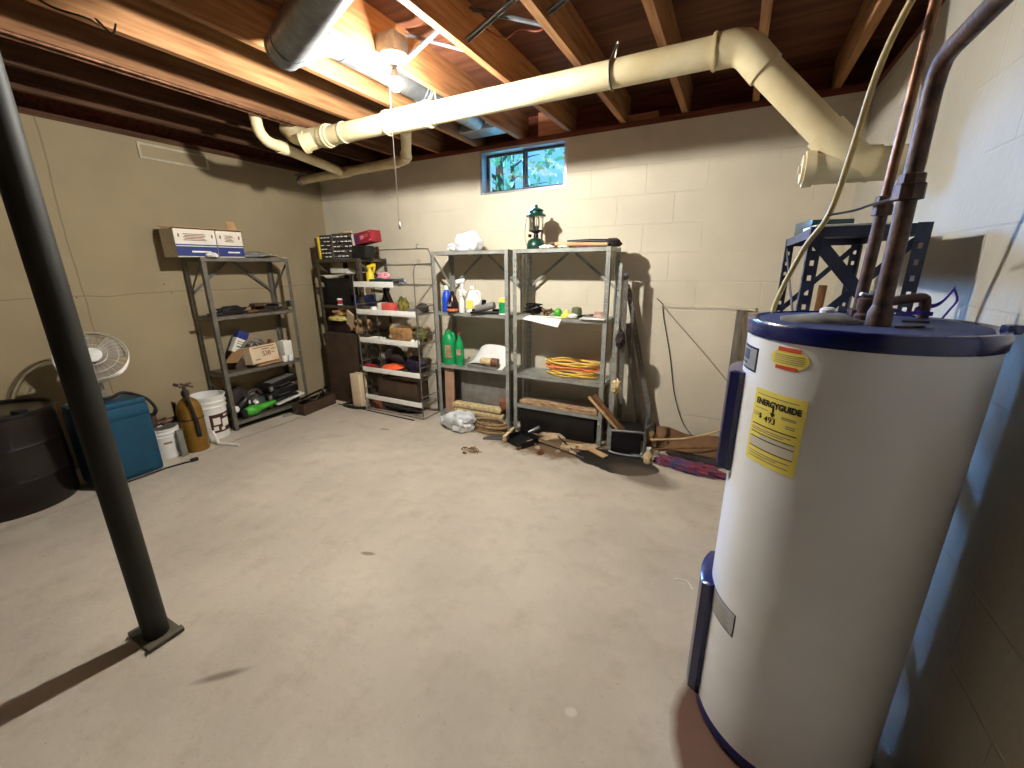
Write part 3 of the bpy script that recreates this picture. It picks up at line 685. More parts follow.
# ================================================================== SHELVING UNITS
def angle_post(h, sx, sy, f=.034, t=.0018, hole=.006, pitch=.045):
    """slotted steel angle: two flanges pierced by a row of slots"""
    mb = MB(); a = (f-hole)/2
    for ax in (0, 1):
        for lo, hi in ((0, a), (a+hole, f)):
            if ax == 0: mb.bx(sx*lo, sx*hi, 0, sy*t, 0, h)
            else: mb.bx(0, sx*t, sy*lo, sy*hi, 0, h)
        z = 0
        while z < h:
            z1 = min(z+pitch-hole*1.5, h)
            if ax == 0: mb.bx(sx*a, sx*(a+hole), 0, sy*t, z, z1)
            else: mb.bx(0, sx*t, sy*a, sy*(a+hole), z, z1)
            z += pitch
    return mb
def tray(w, d, lip=.03, t=.0015):
    mb = MB(); e = .0022
    mb.bx(e, w-e, e, d-e, -t, 0)
    mb.bx(e, w-e, e, e+t, -lip, 0); mb.bx(e, w-e, d-e-t, d-e, -lip, 0); mb.bx(e, e+t, e, d-e, -lip, 0); mb.bx(w-e-t, w-e, e, d-e, -lip, 0)
    mb.bx(e, w-e, e, e+.012, -lip, -lip+t)
    return mb
def flat_bar(mb, p, q, n, w=.022, t=.0022):
    """flat strap from p to q, n = its face normal"""
    P, Q, n = Vector(p), Vector(q), Vector(n); d = (Q-P); y = d.normalized(); x = y.cross(n).normalized(); z = x.cross(y)
    M = Matrix((x, y, z)).transposed().to_4x4(); M.translation = (P+Q)/2
    b = bmesh.new(); bmesh.ops.create_cube(b, size=1); bmesh.ops.scale(b, vec=(w, d.length, t), verts=b.verts)
    mb.join(b, M)
def shelving(name, label, loc, rot, w, d, h, levels, m, group=None, xbrace=False, side=True, brace=True, bz=.30, hole=.006):
    t = thing(name, label, 'shelf', loc, rot, group)
    for x, y, sx, sy in ((0, 0, 1, 1), (w, 0, -1, 1), (w, d, -1, -1), (0, d, 1, -1)):
        angle_post(h, sx, sy, hole=hole).build('post', m, t, loc=(x, y, 0))
    for z in levels: tray(w, d).build('shelf_board', m, t, loc=(0, 0, z))
    if brace:
        for x in (.02, w-.02):
            mb = MB(); flat_bar(mb, (w/2+(.03 if x > w/2 else -.03), d-.006, h-.03), (x, d-.006, h-bz), (0, -1, 0)); mb.build('brace', m, t)
    if xbrace:
        mb = MB(); flat_bar(mb, (.02, .006, h-.05), (w-.02, .006, h-.62), (0, -1, 0), .034); mb.build('brace', m, t)
    if side:
        for x, s in ((.006, 1), (w-.006, -1)):
            mb = MB(); flat_bar(mb, (x, .02, h-.04), (x, d-.02, h-bz), (s, 0, 0)); mb.build('brace', m, t)
            mb = MB(); flat_bar(mb, (x+s*.003, d-.02, h-.04), (x+s*.003, .02, h-bz), (s, 0, 0)); mb.build('brace', m, t) if xbrace else mb.bm.free()
    return t
S1 = shelving('steel_shelf', 'dark grey steel shelf against the left wall, twin boxes on top', (-3.75, 1.868, .002), R(90), .745, .285, 1.475, (.075, .515, 1.0, 1.473), M_steel_dk)
S2 = shelving('steel_shelf', 'brown steel shelf in the back left corner topped with drawer cabinets', (-3.775, 2.93, .002), 0, .60, .37, 1.47, (.08, .40, .735, 1.02, 1.468), M_steel_brn)
S3 = shelving('steel_shelf', 'light grey steel shelf with white cloth bundle on top', (-2.355, 2.99, 0), 0, .755, .285, 1.515, (.06, .52, 1.0, 1.513), M_steel_lt)
S4 = shelving('steel_shelf', 'light grey steel shelf with camping lantern on top', (-1.56, 2.99, 0), 0, .775, .285, 1.515, (.25, .515, 1.0, 1.513), M_steel_lt)
S5 = shelving('steel_shelf', 'blue grey slotted steel shelf behind the water heater', (.47, 1.62, 0), R(90), .76, .28, 1.495, (.1, .6, 1.05, 1.493), M_steel_blue, brace=False, side=False, hole=.0105)
for p, q, n, w_ in (((.006, .26, 1.455), (.006, .02, 1.17), (1, 0, 0), .036), ((.009, .02, 1.455), (.009, .26, 1.17), (1, 0, 0), .022), ((.74, .274, 1.45), (.02, .274, 1.17), (0, 1, 0), .022), ((.754, .02, 1.455), (.754, .26, 1.17), (1, 0, 0), .022)):
    mb = MB(); flat_bar(mb, p, q, n, w_); mb.build('brace', M_steel_blue, S5)

# ================================================================== WIRE DISPLAY RACK
WX0, WX1, WY0, WY1 = -3.16, -2.43, 2.83, 3.08
rk = thing('wire_rack', 'wire display rack with five white shelf fronts between the corner shelf and grey shelf', 'rack', (-2.795, 2.955, 0))
rw = .0052
mb = MB()
mb.tube([(WX0, WY0, .006), (WX0, WY0, 1.30)], rw, 8); mb.tube([(WX0, WY0, 1.30), (WX0+.01, WY0, 1.33), (WX0+.02, WY0, 1.325)], rw, 8)
mb.tube([(WX1, WY0, .006), (WX1, WY0, 1.34), (WX1, WY0+.015, 1.385), (WX1, WY0+.05, 1.41), (WX1, WY1, 1.415)], rw, 8)
mb.tube([(WX0, WY1, .006), (WX0, WY1, 1.48), (WX0+.02, WY1, 1.53), (WX0+.06, WY1, 1.545), (WX1-.06, WY1, 1.545), (WX1-.02, WY1, 1.53), (WX1, WY1, 1.48), (WX1, WY1, .006)], rw, 8)
for y in (WY0, WY1): mb.tube([(WX0, y, .012), (WX1, y, .012)], rw, 8)
for x in (WX0, WX1):
    for z in (.012, .22, .50, .79, 1.05): mb.tube([(x, WY0, z), (x, WY1, z)], rw*.8, 6)
mb.tube([(WX1-.02, WY1, 1.545), (WX1-.14, WY1, 1.548), (WX1-.16, WY1, 1.565), (WX1-.15, WY1, 1.585), (WX1-.13, WY1, 1.58)], .003, 6, smooth=3)
mb.tube([(WX0, WY0, .10), (WX0+.02, WY0-.03, .03), (WX0+.08, WY0-.02, .012)], rw*.8, 6, smooth=3)
mb.build('frame', M_wire, rk, True)
M_strip = mat('price_strip', (236, 232, 222), .5, var=.04)
RZ = (1.262, 1.01, .742, .452, .168)
for i, z in enumerate(RZ):
    x1 = WX1 if i else WX0+.50
    mb = MB(); mb.bx(WX0+.008, x1-.006, WY0-.007, WY0-.003, z-.048, z, bev=.001)
    if i == 4:
        for xx in (WX0+.2, WX0+.46): mb.tube([(xx, WY0-.009, z-.02), (xx, WY0-.003, z-.02)], .004, 8)
    mb.build('shelf_front', M_strip, rk, True)
    mb = MB(); zz = z-.03; n = 9
    for k in range(n+1): mb.tube([(WX0, WY0+(WY1-WY0)*k/n, zz), (WX1, WY0+(WY1-WY0)*k/n, zz)], .0022, 6)
    for k in range(5): mb.tube([(WX0+(WX1-WX0)*k/4, WY0, zz-.004), (WX0+(WX1-WX0)*k/4, WY1, zz-.004)], .003, 6)
    mb.build('shelf_deck', M_wire, rk, True)
DZ = [z-.0275 for z in RZ]      # resting heights

def carton(w, d, h, flaps=True, t=.004):
    mb = MB(); mb.bx(0, w, 0, d, 0, t); mb.bx(0, w, 0, t, t, h); mb.bx(0, w, d-t, d, t, h); mb.bx(0, t, t, d-t, t, h); mb.bx(w-t, w, t, d-t, t, h)
    return mb

# ================================================================== SHELF 1 (left wall), local: x along +Y, toward wall = -X
Z1 = .002
g = 'things on the left wall shelf'
def printed_box(label, y0, y1, x0, x1, flap):
    t = thing('storage_box', label, 'box', (-3.76, y0, 1.4765), R(90), 'twin printed boxes on the left wall shelf')
    w, d, h = y1-y0, .20, .205
    carton(w, d, h).build('box_body', mat('white_card', (226, 218, 200), .85, var=.05), t)
    mb = MB(); mb.bx(.0, w, -.0015, .0, .006, .078); mb.bx(0, w, -.0015, 0, .085, .094); mb.build('blue_band', M_navy, t)
    mb = MB()
    for i in range(5): mb.bx(.06+.01*(i % 2), w-.07-.008*(i % 3), -.0016, 0, .122+.011*i, .127+.011*i)
    for x in (.025, w-.03): mb.bx(x, x+.010, -.0016, 0, .145, .170)
    mb.build('printing', M_brownink, t)
    mb = MB(); mb.bx(w*.35, w*.82, -.0026, -.0015, .034, .046); mb.build('band_print', M_paper, t)
    mb = MB(); mb.box((w/2, d-.03, h+.012), (w-.01, .09, .004), (R(16), 0, 0)); mb.box((w/2, .01, h+.006), (w, .07, .004), (R(-9), 0, 0))
    if flap: mb.box((w-.03, .07, h+.045), (.075, .004, .085), (R(-14), 0, .1))
    mb.build('lid_flap', M_card, t)
    return t
printed_box('blue and white printed box on left wall shelf, left of the two', 1.725, 2.015, 0, 0, False)
printed_box('blue and white printed box with raised flap, right of the two', 2.022, 2.225, 0, 0, True)
mb = MB(); mb.blob((0, 0, 0), (.06, .14, .035), .35, 2.2, 4, 3, flat=-.02); one('folded_tarp', 'grey crumpled tarp bundle beside the printed boxes', 'tarp', mb, M_grey, (-3.86, 2.38, 1.4985))
mb = MB(); mb.blob((0, 0, 0), (.035, .045, .022), .3, 2, 6, 3, flat=-.014); one('crumpled_tissue', 'small white crumpled tissue in front of the left printed box', 'tissue', mb, M_paper, (-3.735, 1.95, 1.4905))
mb = MB(); mb.sheet(lambda u, v: Vector((-.06+.12*v, .26*(u-.5), .004+.012*math.sin(5*u)*v)), 12, 4, .002); one('newspaper', 'loose yellowed papers at the right end of the left shelf top', 'paper', mb, M_paper, (-3.80, 2.48, 1.485), .1)

# second level: dark hand tools heaped flat
tl = [('flat_file', 'long dark file lying at the left end of the tool shelf', 'file', 0, 1.95), ('pry_bar', 'dark pry bar in the middle of the tool shelf pile', 'pry bar', 1, 2.2), ('hand_saw', 'rusty brown hand saw lying right on the tool shelf', 'saw', 2, 2.38),
      ('wrench', 'dark wrench lying left on the tool shelf pile', 'wrench', 3, 2.06), ('pipe_clamp', 'pale steel bar clamp poking past the right end of the tool shelf', 'clamp', 4, 2.5), ('chisel', 'reddish handled chisel lying near the middle of the tool shelf', 'chisel', 5, 2.27)]
for i, (nm, lb_, ct, k, y) in enumerate(tl):
    mb = MB(); z = 1.0
    if k == 0: mb.bx(-.012, .012, -.13, .13, 0, .012, bev=.002); mb.tube([(0, .13, .008), (0, .2, .012)], .012, 8)
    if k == 1: mb.tube([(0, -.2, .012), (0, .1, .012), (0, .17, .02), (.0, .2, .05)], .010, 8, smooth=4)
    if k == 2:
        mb.prism([(-.06, -.02), (-.01, .28), (.015, .28), (.05, -.02)], .012, .015); mb.prism([(-.06, -.02), (.05, -.02), (.045, -.12), (.0, -.14), (-.05, -.11)], .0, .024)
    if k == 3: mb.bx(-.009, .009, -.1, .1, .001, .012, bev=.002); mb.tube([(.016, .12, .007), (.0, .1, .007), (-.016, .12, .007)], .008, 8); mb.lathe([(.012, 0), (.022, 0), (.022, .013), (.012, .013), (.012, 0)], (0, -.11, .0005), 16, caps=False)
    if k == 4: mb.bx(-.008, .008, -.22, .21, .03, .046); mb.bx(-.012, .05, .17, .19, .0, .06, bev=.003); mb.bx(-.012, .05, -.2, -.18, .0, .05, bev=.003)
    if k == 5: mb.tube([(0, -.11, .014), (0, .0, .014)], .013, 10); mb.bx(-.008, .008, .0, .12, .008, .014)
    one(nm, lb_, ct, mb, [M_blackmetal, M_blackmetal, M_iron, M_blackmetal, M_wire, M_brown][k], ([-3.80, -3.86, -3.84, -3.92, -3.94, -3.79][k], y, 1.004+[0, 0, .052, 0, .012, 0][k]), [.02, .12, -.05, -.3, .05, .25][k], 'hand tools on the left shelf')
mb = MB(); mb.blob((0,0,0), (.06, .13, .045), .4, 3.4, 12, 3, flat=-.02); one('rag', 'dark crumpled rag under the saw on the tool shelf', 'rag', mb, M_darkfab, (-3.89, 2.42, 1.027))
mb = MB(); mb.blob((0,0,0), (.05, .12, .042), .5, 4, 13, 3, flat=-.018); one('rag', 'black greasy rag at the left of the tool shelf', 'rag', mb, M_rubber, (-3.95, 2.13, 1.024))

# third level
tc = thing('open_carton', 'open cardboard carton tilted on the left shelf and printed with a number', 'box', (-3.745, 2.12, .553), (R(-7), R(0), R(90+9)), None)
carton(.285, .17, .155).build('box_body', M_cardbox, tc)
mb = MB(); mb.box((-.075, .085, .10), (.16, .16, .004), (0, R(-38), 0)); mb.box((.142, .175, .19), (.27, .004, .085), (R(-35), 0, 0)); mb.build('lid_flap', M_card, tc)
mb = MB(); mb.text('538', .062, Matrix.Translation((.16, -.0004, .075)) @ Euler((R(90), 0, 0)).to_matrix().to_4x4(), .001, bold=.0002)
mb.build('number', M_brownink, tc)
mb = MB()
for x0, x1, z in ((.03, .255, .135), (.12, .20, .115), (.215, .262, .105), (.215, .25, .075), (.04, .09, .03)): mb.bx(x0, x1, -.0012, 0, z, z+.007)
mb.build('printing', M_brownink, tc)
one('loose_cardboard', 'flat cardboard sheet sticking out under the numbered carton', 'cardboard', MB().bx(-.14, .0, -.14, .16, 0, .006).bx(-.12, -.01, -.12, .12, .006, .011), M_card, (-3.752, 2.30, .5275), (0, R(2), .05))
for i, (y, r_, lb_) in enumerate(((2.19, .09, 'grey corrugated hose loop sticking out of the numbered carton, left loop'), (2.275, .10, 'grey corrugated hose loop in the numbered carton, right loop'))):
    mb = MB(); mb.tube([(0, -r_, 0), (-.02, -r_*.75, .10), (-.02, 0, .155), (-.02, r_*.75, .10), (0, r_, .0)], lambda k: .015+.002*math.sin(k*120), 10, smooth=12)
    one('hose_loop', lb_, 'hose', mb, M_grey, (-3.84-.02*i, y, .60), 0.2*i, 'hoses in the carton')
tb = thing('blue_carton', 'narrow blue and white carton tilted behind the open carton', 'box', (-3.915, 2.075, .66), (R(-30), 0, 0))
mb = MB(); mb.bx(-.03, .03, -.045, .045, 0, .20, bev=.002); mb.build('box_body', M_paper, tb)
mb = MB(); mb.bx(-.031, .031, -.046, .046, .13, .201, bev=.002); mb.build('blue_end', M_navy, tb)
mb = MB(); mb.bx(.03, .0312, -.02, .02, .05, .06); mb.bx(.03, .0312, -.03, .03, .08, .085); mb.bx(.03, .0312, -.03, .02, .1, .105); mb.build('printing', M_ink, tb)
mb = MB(); mb.bx(-.06, .06, -.05, .05, 0, .10, bev=.004); one('carton_support', 'dark carton standing under the tilted blue and white one', 'box', mb, M_dkboard, (-3.90, 2.07, .517))
mb = MB(); mb.bx(-.04, .04, -.045, .045, 0, .19, bev=.002); one('white_carton', 'plain white upright carton right of the numbered carton', 'box', mb, M_paper, (-3.83, 2.50, .5175), (0, 0, .1))
mb = MB(); mb.lathe([(0, 0), (.038, 0), (.038, .17), (.03, .185), (.018, .19), (.018, .215), (0, .215)], seg=20); one('dark_bottle', 'dark brown bottle behind the numbered carton', 'bottle', mb, M_brown, (-3.9, 2.40, .5175))
for i, (y, lb_) in enumerate(((2.425, 'small white can on the left shelf edge, left one'), (2.485, 'small white can on the left shelf edge, right one'))):
    mb = MB(); mb.lathe([(0, 0), (.022, 0), (.022, .05), (.019, .056), (0, .056)], seg=18); one('small_can', lb_, 'can', mb, M_white, (-3.765, y+.01, .5175), group='small white cans')

# bottom level: tool cases and garden tools
cs = thing('tool_case', 'black tool case stacked on another at the right of the bottom shelf', 'case', (-3.90, 2.40, .172), (R(5), 0, 0))
MB().box((0, 0, .035), (.17, .33, .065), bev=.012).build('case_shell', M_black, cs)
mb = MB(); mb.tube([(.086, -.06, .03), (.11, -.05, .03), (.11, .05, .03), (.086, .06, .03)], .007, 8); mb.build('handle', M_dkgrey, cs)
mb = MB(); mb.bx(-.06, .06, -.10, .14, .066, .07); mb.bx(.083, .087, -.15, -.12, .01, .05); mb.build('trim_plate', M_grey, cs)
c2 = dup(cs, 'black tool case lying lowest at the right of the bottom shelf', (-3.90, 2.39, .079), (0, 0, 0))
c3 = dup(cs, 'black tool case tilted on top of the case pile on the bottom shelf', (-3.91, 2.42, .262), (R(9), 0, R(4)))
gb_ = MB(); gb_.blob((0, 0, 0), (.07, .11, .14), .25, 2, 15, 3, flat=-.12); one('dark_filler', 'black rounded filler for the shade at the back left of the bottom shelf', 'bag', gb_, M_darkfab, (-3.955, 2.03, .204))  # added dark bulk standing in for shade and black clutter here
bl = thing('cordless_trimmer', 'lime green cordless trimmer lying on the bottom shelf front', 'power tool', (-3.79, 2.085, .130))
mb = MB(); mb.blob((0, -.02, 0), (.05, .085, .05), .1, 2, 3, 3); mb.tube([(0, .04, .005), (0, .12, .012), (.0, .20, .02)], lambda k: .035-.014*k, 12, smooth=4); mb.build('tool_body', M_lime, bl)
mb = MB(); mb.tube([(0, .18, .018), (0, .28, .03), (0, .32, .035)], .015, 10); mb.box((0, .38, .04), (.03, .14, .012), bev=.003); mb.build('guard', M_black, bl)
mb = MB(); mb.box((0, -.105, -.006), (.065, .05, .07), bev=.01); mb.build('battery', M_black, bl)
dr = thing('angle_grinder', 'black and white power tool at the left of the bottom shelf', 'power tool', (-3.865, 1.965, .125))
mb = MB(); mb.tube([(.04, -.07, .0), (.02, -.02, .03), (0, .05, .06), (-.01, .11, .10)], .038, 14, smooth=4); mb.tube([(.0, .03, .05), (.02, .05, -.02)], .02, 10); mb.build('tool_body', M_black, dr)
mb = MB(); mb.lathe([(0, 0), (.03, 0), (.03, .02), (.02, .03), (0, .03)], (.04, -.03, .045), 16, Euler((0, R(70), .4)).to_matrix().to_4x4()); mb.tube([(.045, .1, .08), (.05, .105, .08)], .018, 12); mb.tube([(.02, .16, .07), (.05, .17, .04)], .02, 12); mb.build('white_ring', M_white, dr)
d2 = thing('circular_saw', 'dark power saw lying at the back left of the bottom shelf', 'power tool', (-3.93, 2.185, .16))
mb = MB(); mb.blob((0, 0, 0), (.06, .08, .075), .15, 2, 8, 3); mb.tube([(0, -.07, .02), (0, -.05, .10), (0, .03, .11), (0, .07, .05)], .016, 10, smooth=4); mb.build('tool_body', M_dkgrey, d2)
mb = MB(); mb.lathe([(0, 0), (.07, 0), (.07, .003), (0, .003)], (.068, .02, -.01), 28, Euler((0, R(90), 0)).to_matrix().to_4x4()); mb.build('blade', M_galv, d2)
one('white_board', 'white flat board leaning out of the bottom shelf', 'board', MB().box((0, 0, 0), (.14, .30, .008), bev=.001), M_paper, (-3.83, 2.44, .142), (R(8), R(6), 0))
gg = thing('caulking_gun', 'black caulking gun lying on the floor crate right of the left shelf', 'tool', (-3.66, 2.60, .150), R(12))
mb = MB(); mb.tube([(0, -.16, 0), (0, .12, .015)], .012, 8); mb.tube([(0, .12, .015), (0, .26, .02)], .005, 6); mb.tube([(0, .12, .02), (0, .15, -.01), (0, .15, -.06)], .010, 8); mb.tube([(0, .10, .01), (0, .11, -.05)], .007, 8); mb.box((0, .2, .02), (.02, .05, .03)); mb.build('gun_frame', M_blackmetal, gg)
mb = MB(); mb.tube([(0, -.15, -.012), (0, -.05, -.03), (0, .02, -.06), (0, .06, -.05), (.02, .08, 0)], .004, 6, smooth=5); mb.build('rod', M_wire, gg)
mb = MB()
mb.bx(-.15, .0, -.20, .22, 0, .01); mb.bx(-.15, -.14, -.2, .22, .01, .11); mb.bx(-.01, .0, -.2, .22, .01, .11); mb.bx(-.14, -.01, -.2, -.19, .01, .11); mb.bx(-.14, -.01, .21, .22, .01, .11)
one('low_crate', 'low dark brown crate on the floor at right foot of left shelf', 'crate', mb, M_dkboard, (-3.57, 2.60, .002), (0, 0, R(8)))
mb = MB(); mb.tube([(0, 0, .012), (.0, .10, .012)], .008, 8); mb.tube([(0, .1, .012), (.03, .13, .05), (.02, .14, .09)], .006, 8, smooth=4); one('steel_hook', 'small steel hook tool lying under the left shelf front', 'tool', mb, M_wire, (-3.70, 2.28, .0), R(-20))
one('dark_mat', 'flat dark rubber mat under the bottom of the left shelf', 'mat', MB().bx(-.02, .16, -.28, .28, 0, .012), M_rubber, (-3.94, 2.2, .003), 0)

# ================================================================== FLOOR ALONG THE LEFT WALL
# yellow-gold fire extinguisher
fe = thing('fire_extinguisher', 'gold metal extinguisher tank with black hose by the white bucket', 'extinguisher', (-3.64, 1.515, .002))
mb = MB(); mb.lathe([(0, 0), (.078, 0), (.082, .01), (.082, .33), (.074, .375), (.052, .41), (.024, .43), (.022, .455), (0, .455)], seg=32); mb.build('tank', M_brass, fe)
mb = MB(); mb.lathe([(0, .45), (.028, .45), (.028, .475), (.018, .49), (0, .49)], seg=14); mb.box((.0, .0, .505), (.02, .02, .04)); mb.tube([(0, -.03, .52), (0, .05, .535)], .009, 8); mb.tube([(0, -.02, .545), (0, .06, .50)], .007, 8); mb.tube([(.0, -.035, .535), (0, -.06, .55)], .012, 8); mb.build('valve', M_iron, fe)
mb = MB(); mb.tube([(.03, -.02, .485), (.075, -.025, .44), (.098, -.02, .36), (.096, -.01, .22), (.092, -.008, .13)], lambda k: .011 + .005*(k > .6), 10, smooth=5); mb.build('hose', M_rubber, fe)
mb = MB(); mb.lathe([(.0825, .26), (.084, .262), (.084, .272), (.0825, .274)], seg=32, caps=False); mb.build('strap', M_iron, fe)

def bucket(name, label, loc, r, h, lab, handle):
    t = thing(name, label, 'bucket', loc)
    k = r/.15
    prof = [(0, 0), (r*.86, 0), (r*.88, .01), (r*.95, h*.72), (r*1.0, h*.725), (r*1.0, h*.755), (r*.955, h*.76), (r*.965, h*.83), (r*1.02, h*.835), (r*1.02, h*.865), (r*.97, h*.87), (r*.985, h*.955), (r*1.04, h*.96), (r*1.04, h), (r*.97, h), (r*.95, h*.9), (r*.85, .012), (0, .012)]
    mb = MB(); mb.lathe(prof, seg=40); mb.build('bucket_shell', M_white, t)
    if handle:
        mb = MB(); mb.tube([(r*math.cos(a)*1.06, r*math.sin(a)*1.06*.35-.0, h*.85+(r*.95)*math.sin(a)) for a in [PI*i/12 for i in range(13)]], .003, 6); mb.build('wire_handle', M_wire, t)
    return t
bk = bucket('bucket', 'tall white plastic bucket with dark printed label by the left shelf', (-3.80, 1.722, .002), .128, .375, True, False)
mb = MB(); n = 14
def bk_arc(a0, a1, z0, z1, dr, h=.375, r=.128):
    mb = MB(); g_ = []
    for i in range(n+1):
        a = R(a0+(a1-a0)*i/n)
        rr_ = [r*(.88+.07*min(1, z/(h*.72)))+dr for z in (z0, z1)]
        g_.append([mb.bm.verts.new(((rr_[j]+e)*math.cos(a), (rr_[j]+e)*math.sin(a), z)) for j, z, e in ((0, z0, -.001), (0, z0, .0008), (1, z1, .0008), (1, z1, -.001))])
    for A, B in zip(g_, g_[1:]):
        for j in range(4): mb.bm.faces.new([A[j], A[(j+1) % 4], B[(j+1) % 4], B[j]])
    return mb
bk_arc(-30, 55, .06, .22, .0006).build('printed_label', mat('label_maroon', (70, 30, 26), .6, var=.1), bk)
mb = MB()
for a0, a1, z0, z1 in ((-20, 6, .13, .19), (12, 44, .10, .17), (-22, -5, .08, .115), (5, 20, .075, .10), (20, 40, .19, .205)):
    b_ = bk_arc(a0, a1, z0, z1, .0018); mb.join(b_.bm.copy()); b_.bm.free()
mb.build('label_print', M_paper, bk)
mb = MB(); mb.tube([(.0, .13, .30), (-.05, .10, .42), (-.09, .0, .47), (-.07, -.09, .42), (0, -.128, .30)], .0025, 6, smooth=4); mb.build('wire_handle', M_wire, bk)
b2 = bucket('bucket', 'short white plastic bucket between the teal case and the gold tank', (-3.72, 1.345, .002), .105, .235, False, False)
bk_arc(-25, 5, .12, .135, .001, .235, .105).build('label_print', M_greyink, b2)
one('plastic_tube', 'grey plastic tube standing against the short white bucket', 'tube', MB().box((0, 0, .105), (.03, .04, .21), bev=.004), M_grey, (-3.592, 1.40, .002), (0, R(-2), 0))
mb = MB(); mb.tube([(0, -.10, .0), (0, -.03, .01), (0, .03, .01), (0, .1, .015)], .02, 8, smooth=3); mb.tube([(0, -.05, .01), (0, -.045, .07), (0, -.02, .13)], lambda k: .026*(1-.7*k), 8); mb.prism([(-.05, -.02), (.06, -.02), (.06, .01), (-.05, .01)], .0, .015)
one('brown_bracket', 'brown metal bracket resting across the short white bucket', 'bracket', mb, M_iron, (-3.72, 1.36, .258), 0)
mb = MB(); mb.prism([(0, -.03), (.03, .0), (.02, .11), (0, .12)], -.01, .01, Euler((R(90), 0, R(90))).to_matrix().to_4x4()); mb.bx(-.03, .03, -.04, .13, -.035, -.02)
one('trowel', 'dark trowel blade wedged between short bucket and gold tank', 'trowel', mb, M_iron, (-3.78, 1.47, .27), 0)
mb = MB(); mb.tube([(0, 0, .012), (.10, .03, .012), (.19, .05, .012)], .010, 8); mb.tube([(0, 0, .013), (-.05, .0, .09), (-.06, .0, .11)], .012, 8)
one('white_bracket', 'bent white plastic strip on the floor before the tall bucket', 'strip', mb, M_white, (-3.58, 1.64, .0), R(0))

# teal case
tcse = thing('teal_case', 'teal blue plastic equipment case standing behind the column', 'case', (-3.615, 1.045, .002))
mb = MB(); mb.box((0, 0, .26), (.26, .36, .50), bev=.02); mb.build('case_body', M_teal, tcse)
mb = MB(); mb.box((0, 0, .525), (.25, .35, .04), bev=.015); mb.build('case_lid', M_teal, tcse)
mb = MB(); mb.bx(.131, .134, -.15, .15, .04, .42); mb.bx(.131, .140, -.17, .17, .44, .455); mb.build('front_panel', M_teal, tcse)
mb = MB(); mb.tube([(.02, -.12, .545), (.04, -.06, .575), (.05, .02, .57), (.03, .10, .58), (.10, .18, .53), (.12, .215, .45), (.10, .205, .40), (.05, .16, .42)], .010, 8, smooth=6); mb.build('power_cord', M_rubber, tcse)
one('plug_cord', 'black power cord with plug lying on the floor before the teal case', 'cord', MB().tube([(-3.475, .88, .006), (-3.465, 1.05, .006), (-3.47, 1.22, .006), (-3.43, 1.36, .007)], .006, 8, smooth=4).box((-3.425, 1.385, .013), (.026, .05, .024), (0, 0, -.2), bev=.006), M_rubber)
one('cream_jar', 'small cream jar on top of the teal case', 'jar', MB().lathe([(0, 0), (.03, 0), (.03, .05), (.024, .06), (.024, .075), (0, .075)], seg=18), M_cream, (-3.56, .95, .5475))

# fan
fan = thing('desk_fan', 'round wire cage desk fan tilted upward on the teal case', 'fan', (-3.665, 1.06, .5475))
FM = Matrix.Translation((.02, 0, .29)) @ Euler((0, R(52), R(-20))).to_matrix().to_4x4()
mb = MB(); mb.lathe([(0, 0), (.085, 0), (.088, .01), (.05, .022), (.022, .03), (.018, .18), (0, .18)], seg=24); mb.tube([(0, 0, .17), (-.03, 0, .25)], .014, 10); mb.build('stand', M_grey, fan)
mb = MB()
for r_, z, t_ in ((.176, 0, .0045), (.176, .02, .0035), (.075, .035, .003), (.13, .032, .0015), (.172, -.03, .003)):
    b_ = MB(); b_.tube([(r_*math.cos(a), r_*math.sin(a), z) for a in [2*PI*i/40 for i in range(40)]], t_, 6, True); mb.join(b_.bm, FM)
for i in range(30):
    a = 2*PI*i/30; b_ = MB(); c_, s_ = math.cos(a), math.sin(a)
    b_.tube([(.05*c_, .05*s_, .036), (.12*c_, .12*s_, .034), (.176*c_, .176*s_, .01), (.172*c_, .172*s_, -.03), (.06*c_, .06*s_, -.06)], .0007, 4); mb.join(b_.bm, FM)
mb.build('cage', mat('fan_wire', (206, 200, 190), .35, .3, var=.1), fan)
mb = MB(); b_ = MB(); b_.lathe([(0, .044), (.03, .043), (.05, .038), (.052, .03), (0, .03)], seg=28); mb.join(b_.bm, FM); mb.build('hub_badge', M_white, fan)
mb = MB()
for k in range(4):
    b_ = MB(); a0 = 2*PI*k/4+.5
    b_.sheet(lambda u, v: Vector(((.04+.12*u)*math.cos(a0+(v-.5)*1.35*(1-.25*u)), (.04+.12*u)*math.sin(a0+(v-.5)*1.35*(1-.25*u)), -.008+.03*(v-.5))), 8, 8, .002); mb.join(b_.bm, FM)
mb.build('blades', mat('smoky_blade', (150, 140, 126), .3, var=.05), fan)
mb = MB(); b_ = MB(); b_.lathe([(0, -.12), (.04, -.115), (.055, -.08), (.055, -.045), (.03, -.03), (0, -.03)], seg=24); mb.join(b_.bm, FM); mb.build('motor', M_grey, fan)

# dark drum at the left edge
dt = thing('storage_drum', 'black round drum at the left edge beside the teal case', 'drum', (-3.765, .58, .003))
mb = MB(); mb.lathe([(0, 0), (.262, 0), (.268, .015), (.268, .19), (.272, .20), (.268, .21), (.268, .39), (.272, .40), (.268, .41), (.268, .575), (.262, .58), (.25, .575), (0, .575)], seg=56); mb.build('drum_shell', M_tank, dt)
mb = MB(); mb.lathe([(.262, .572), (.275, .574), (.277, .588), (.27, .596), (.258, .592), (.256, .578)], seg=56, caps=False); mb.build('rim_band', M_blackmetal, dt)
mb = MB(); mb.lathe([(0, .575), (.035, .575), (.035, .592), (.028, .596), (0, .596)], (.12, .1, 0), 18); mb.build('bung_cap', M_black, dt)

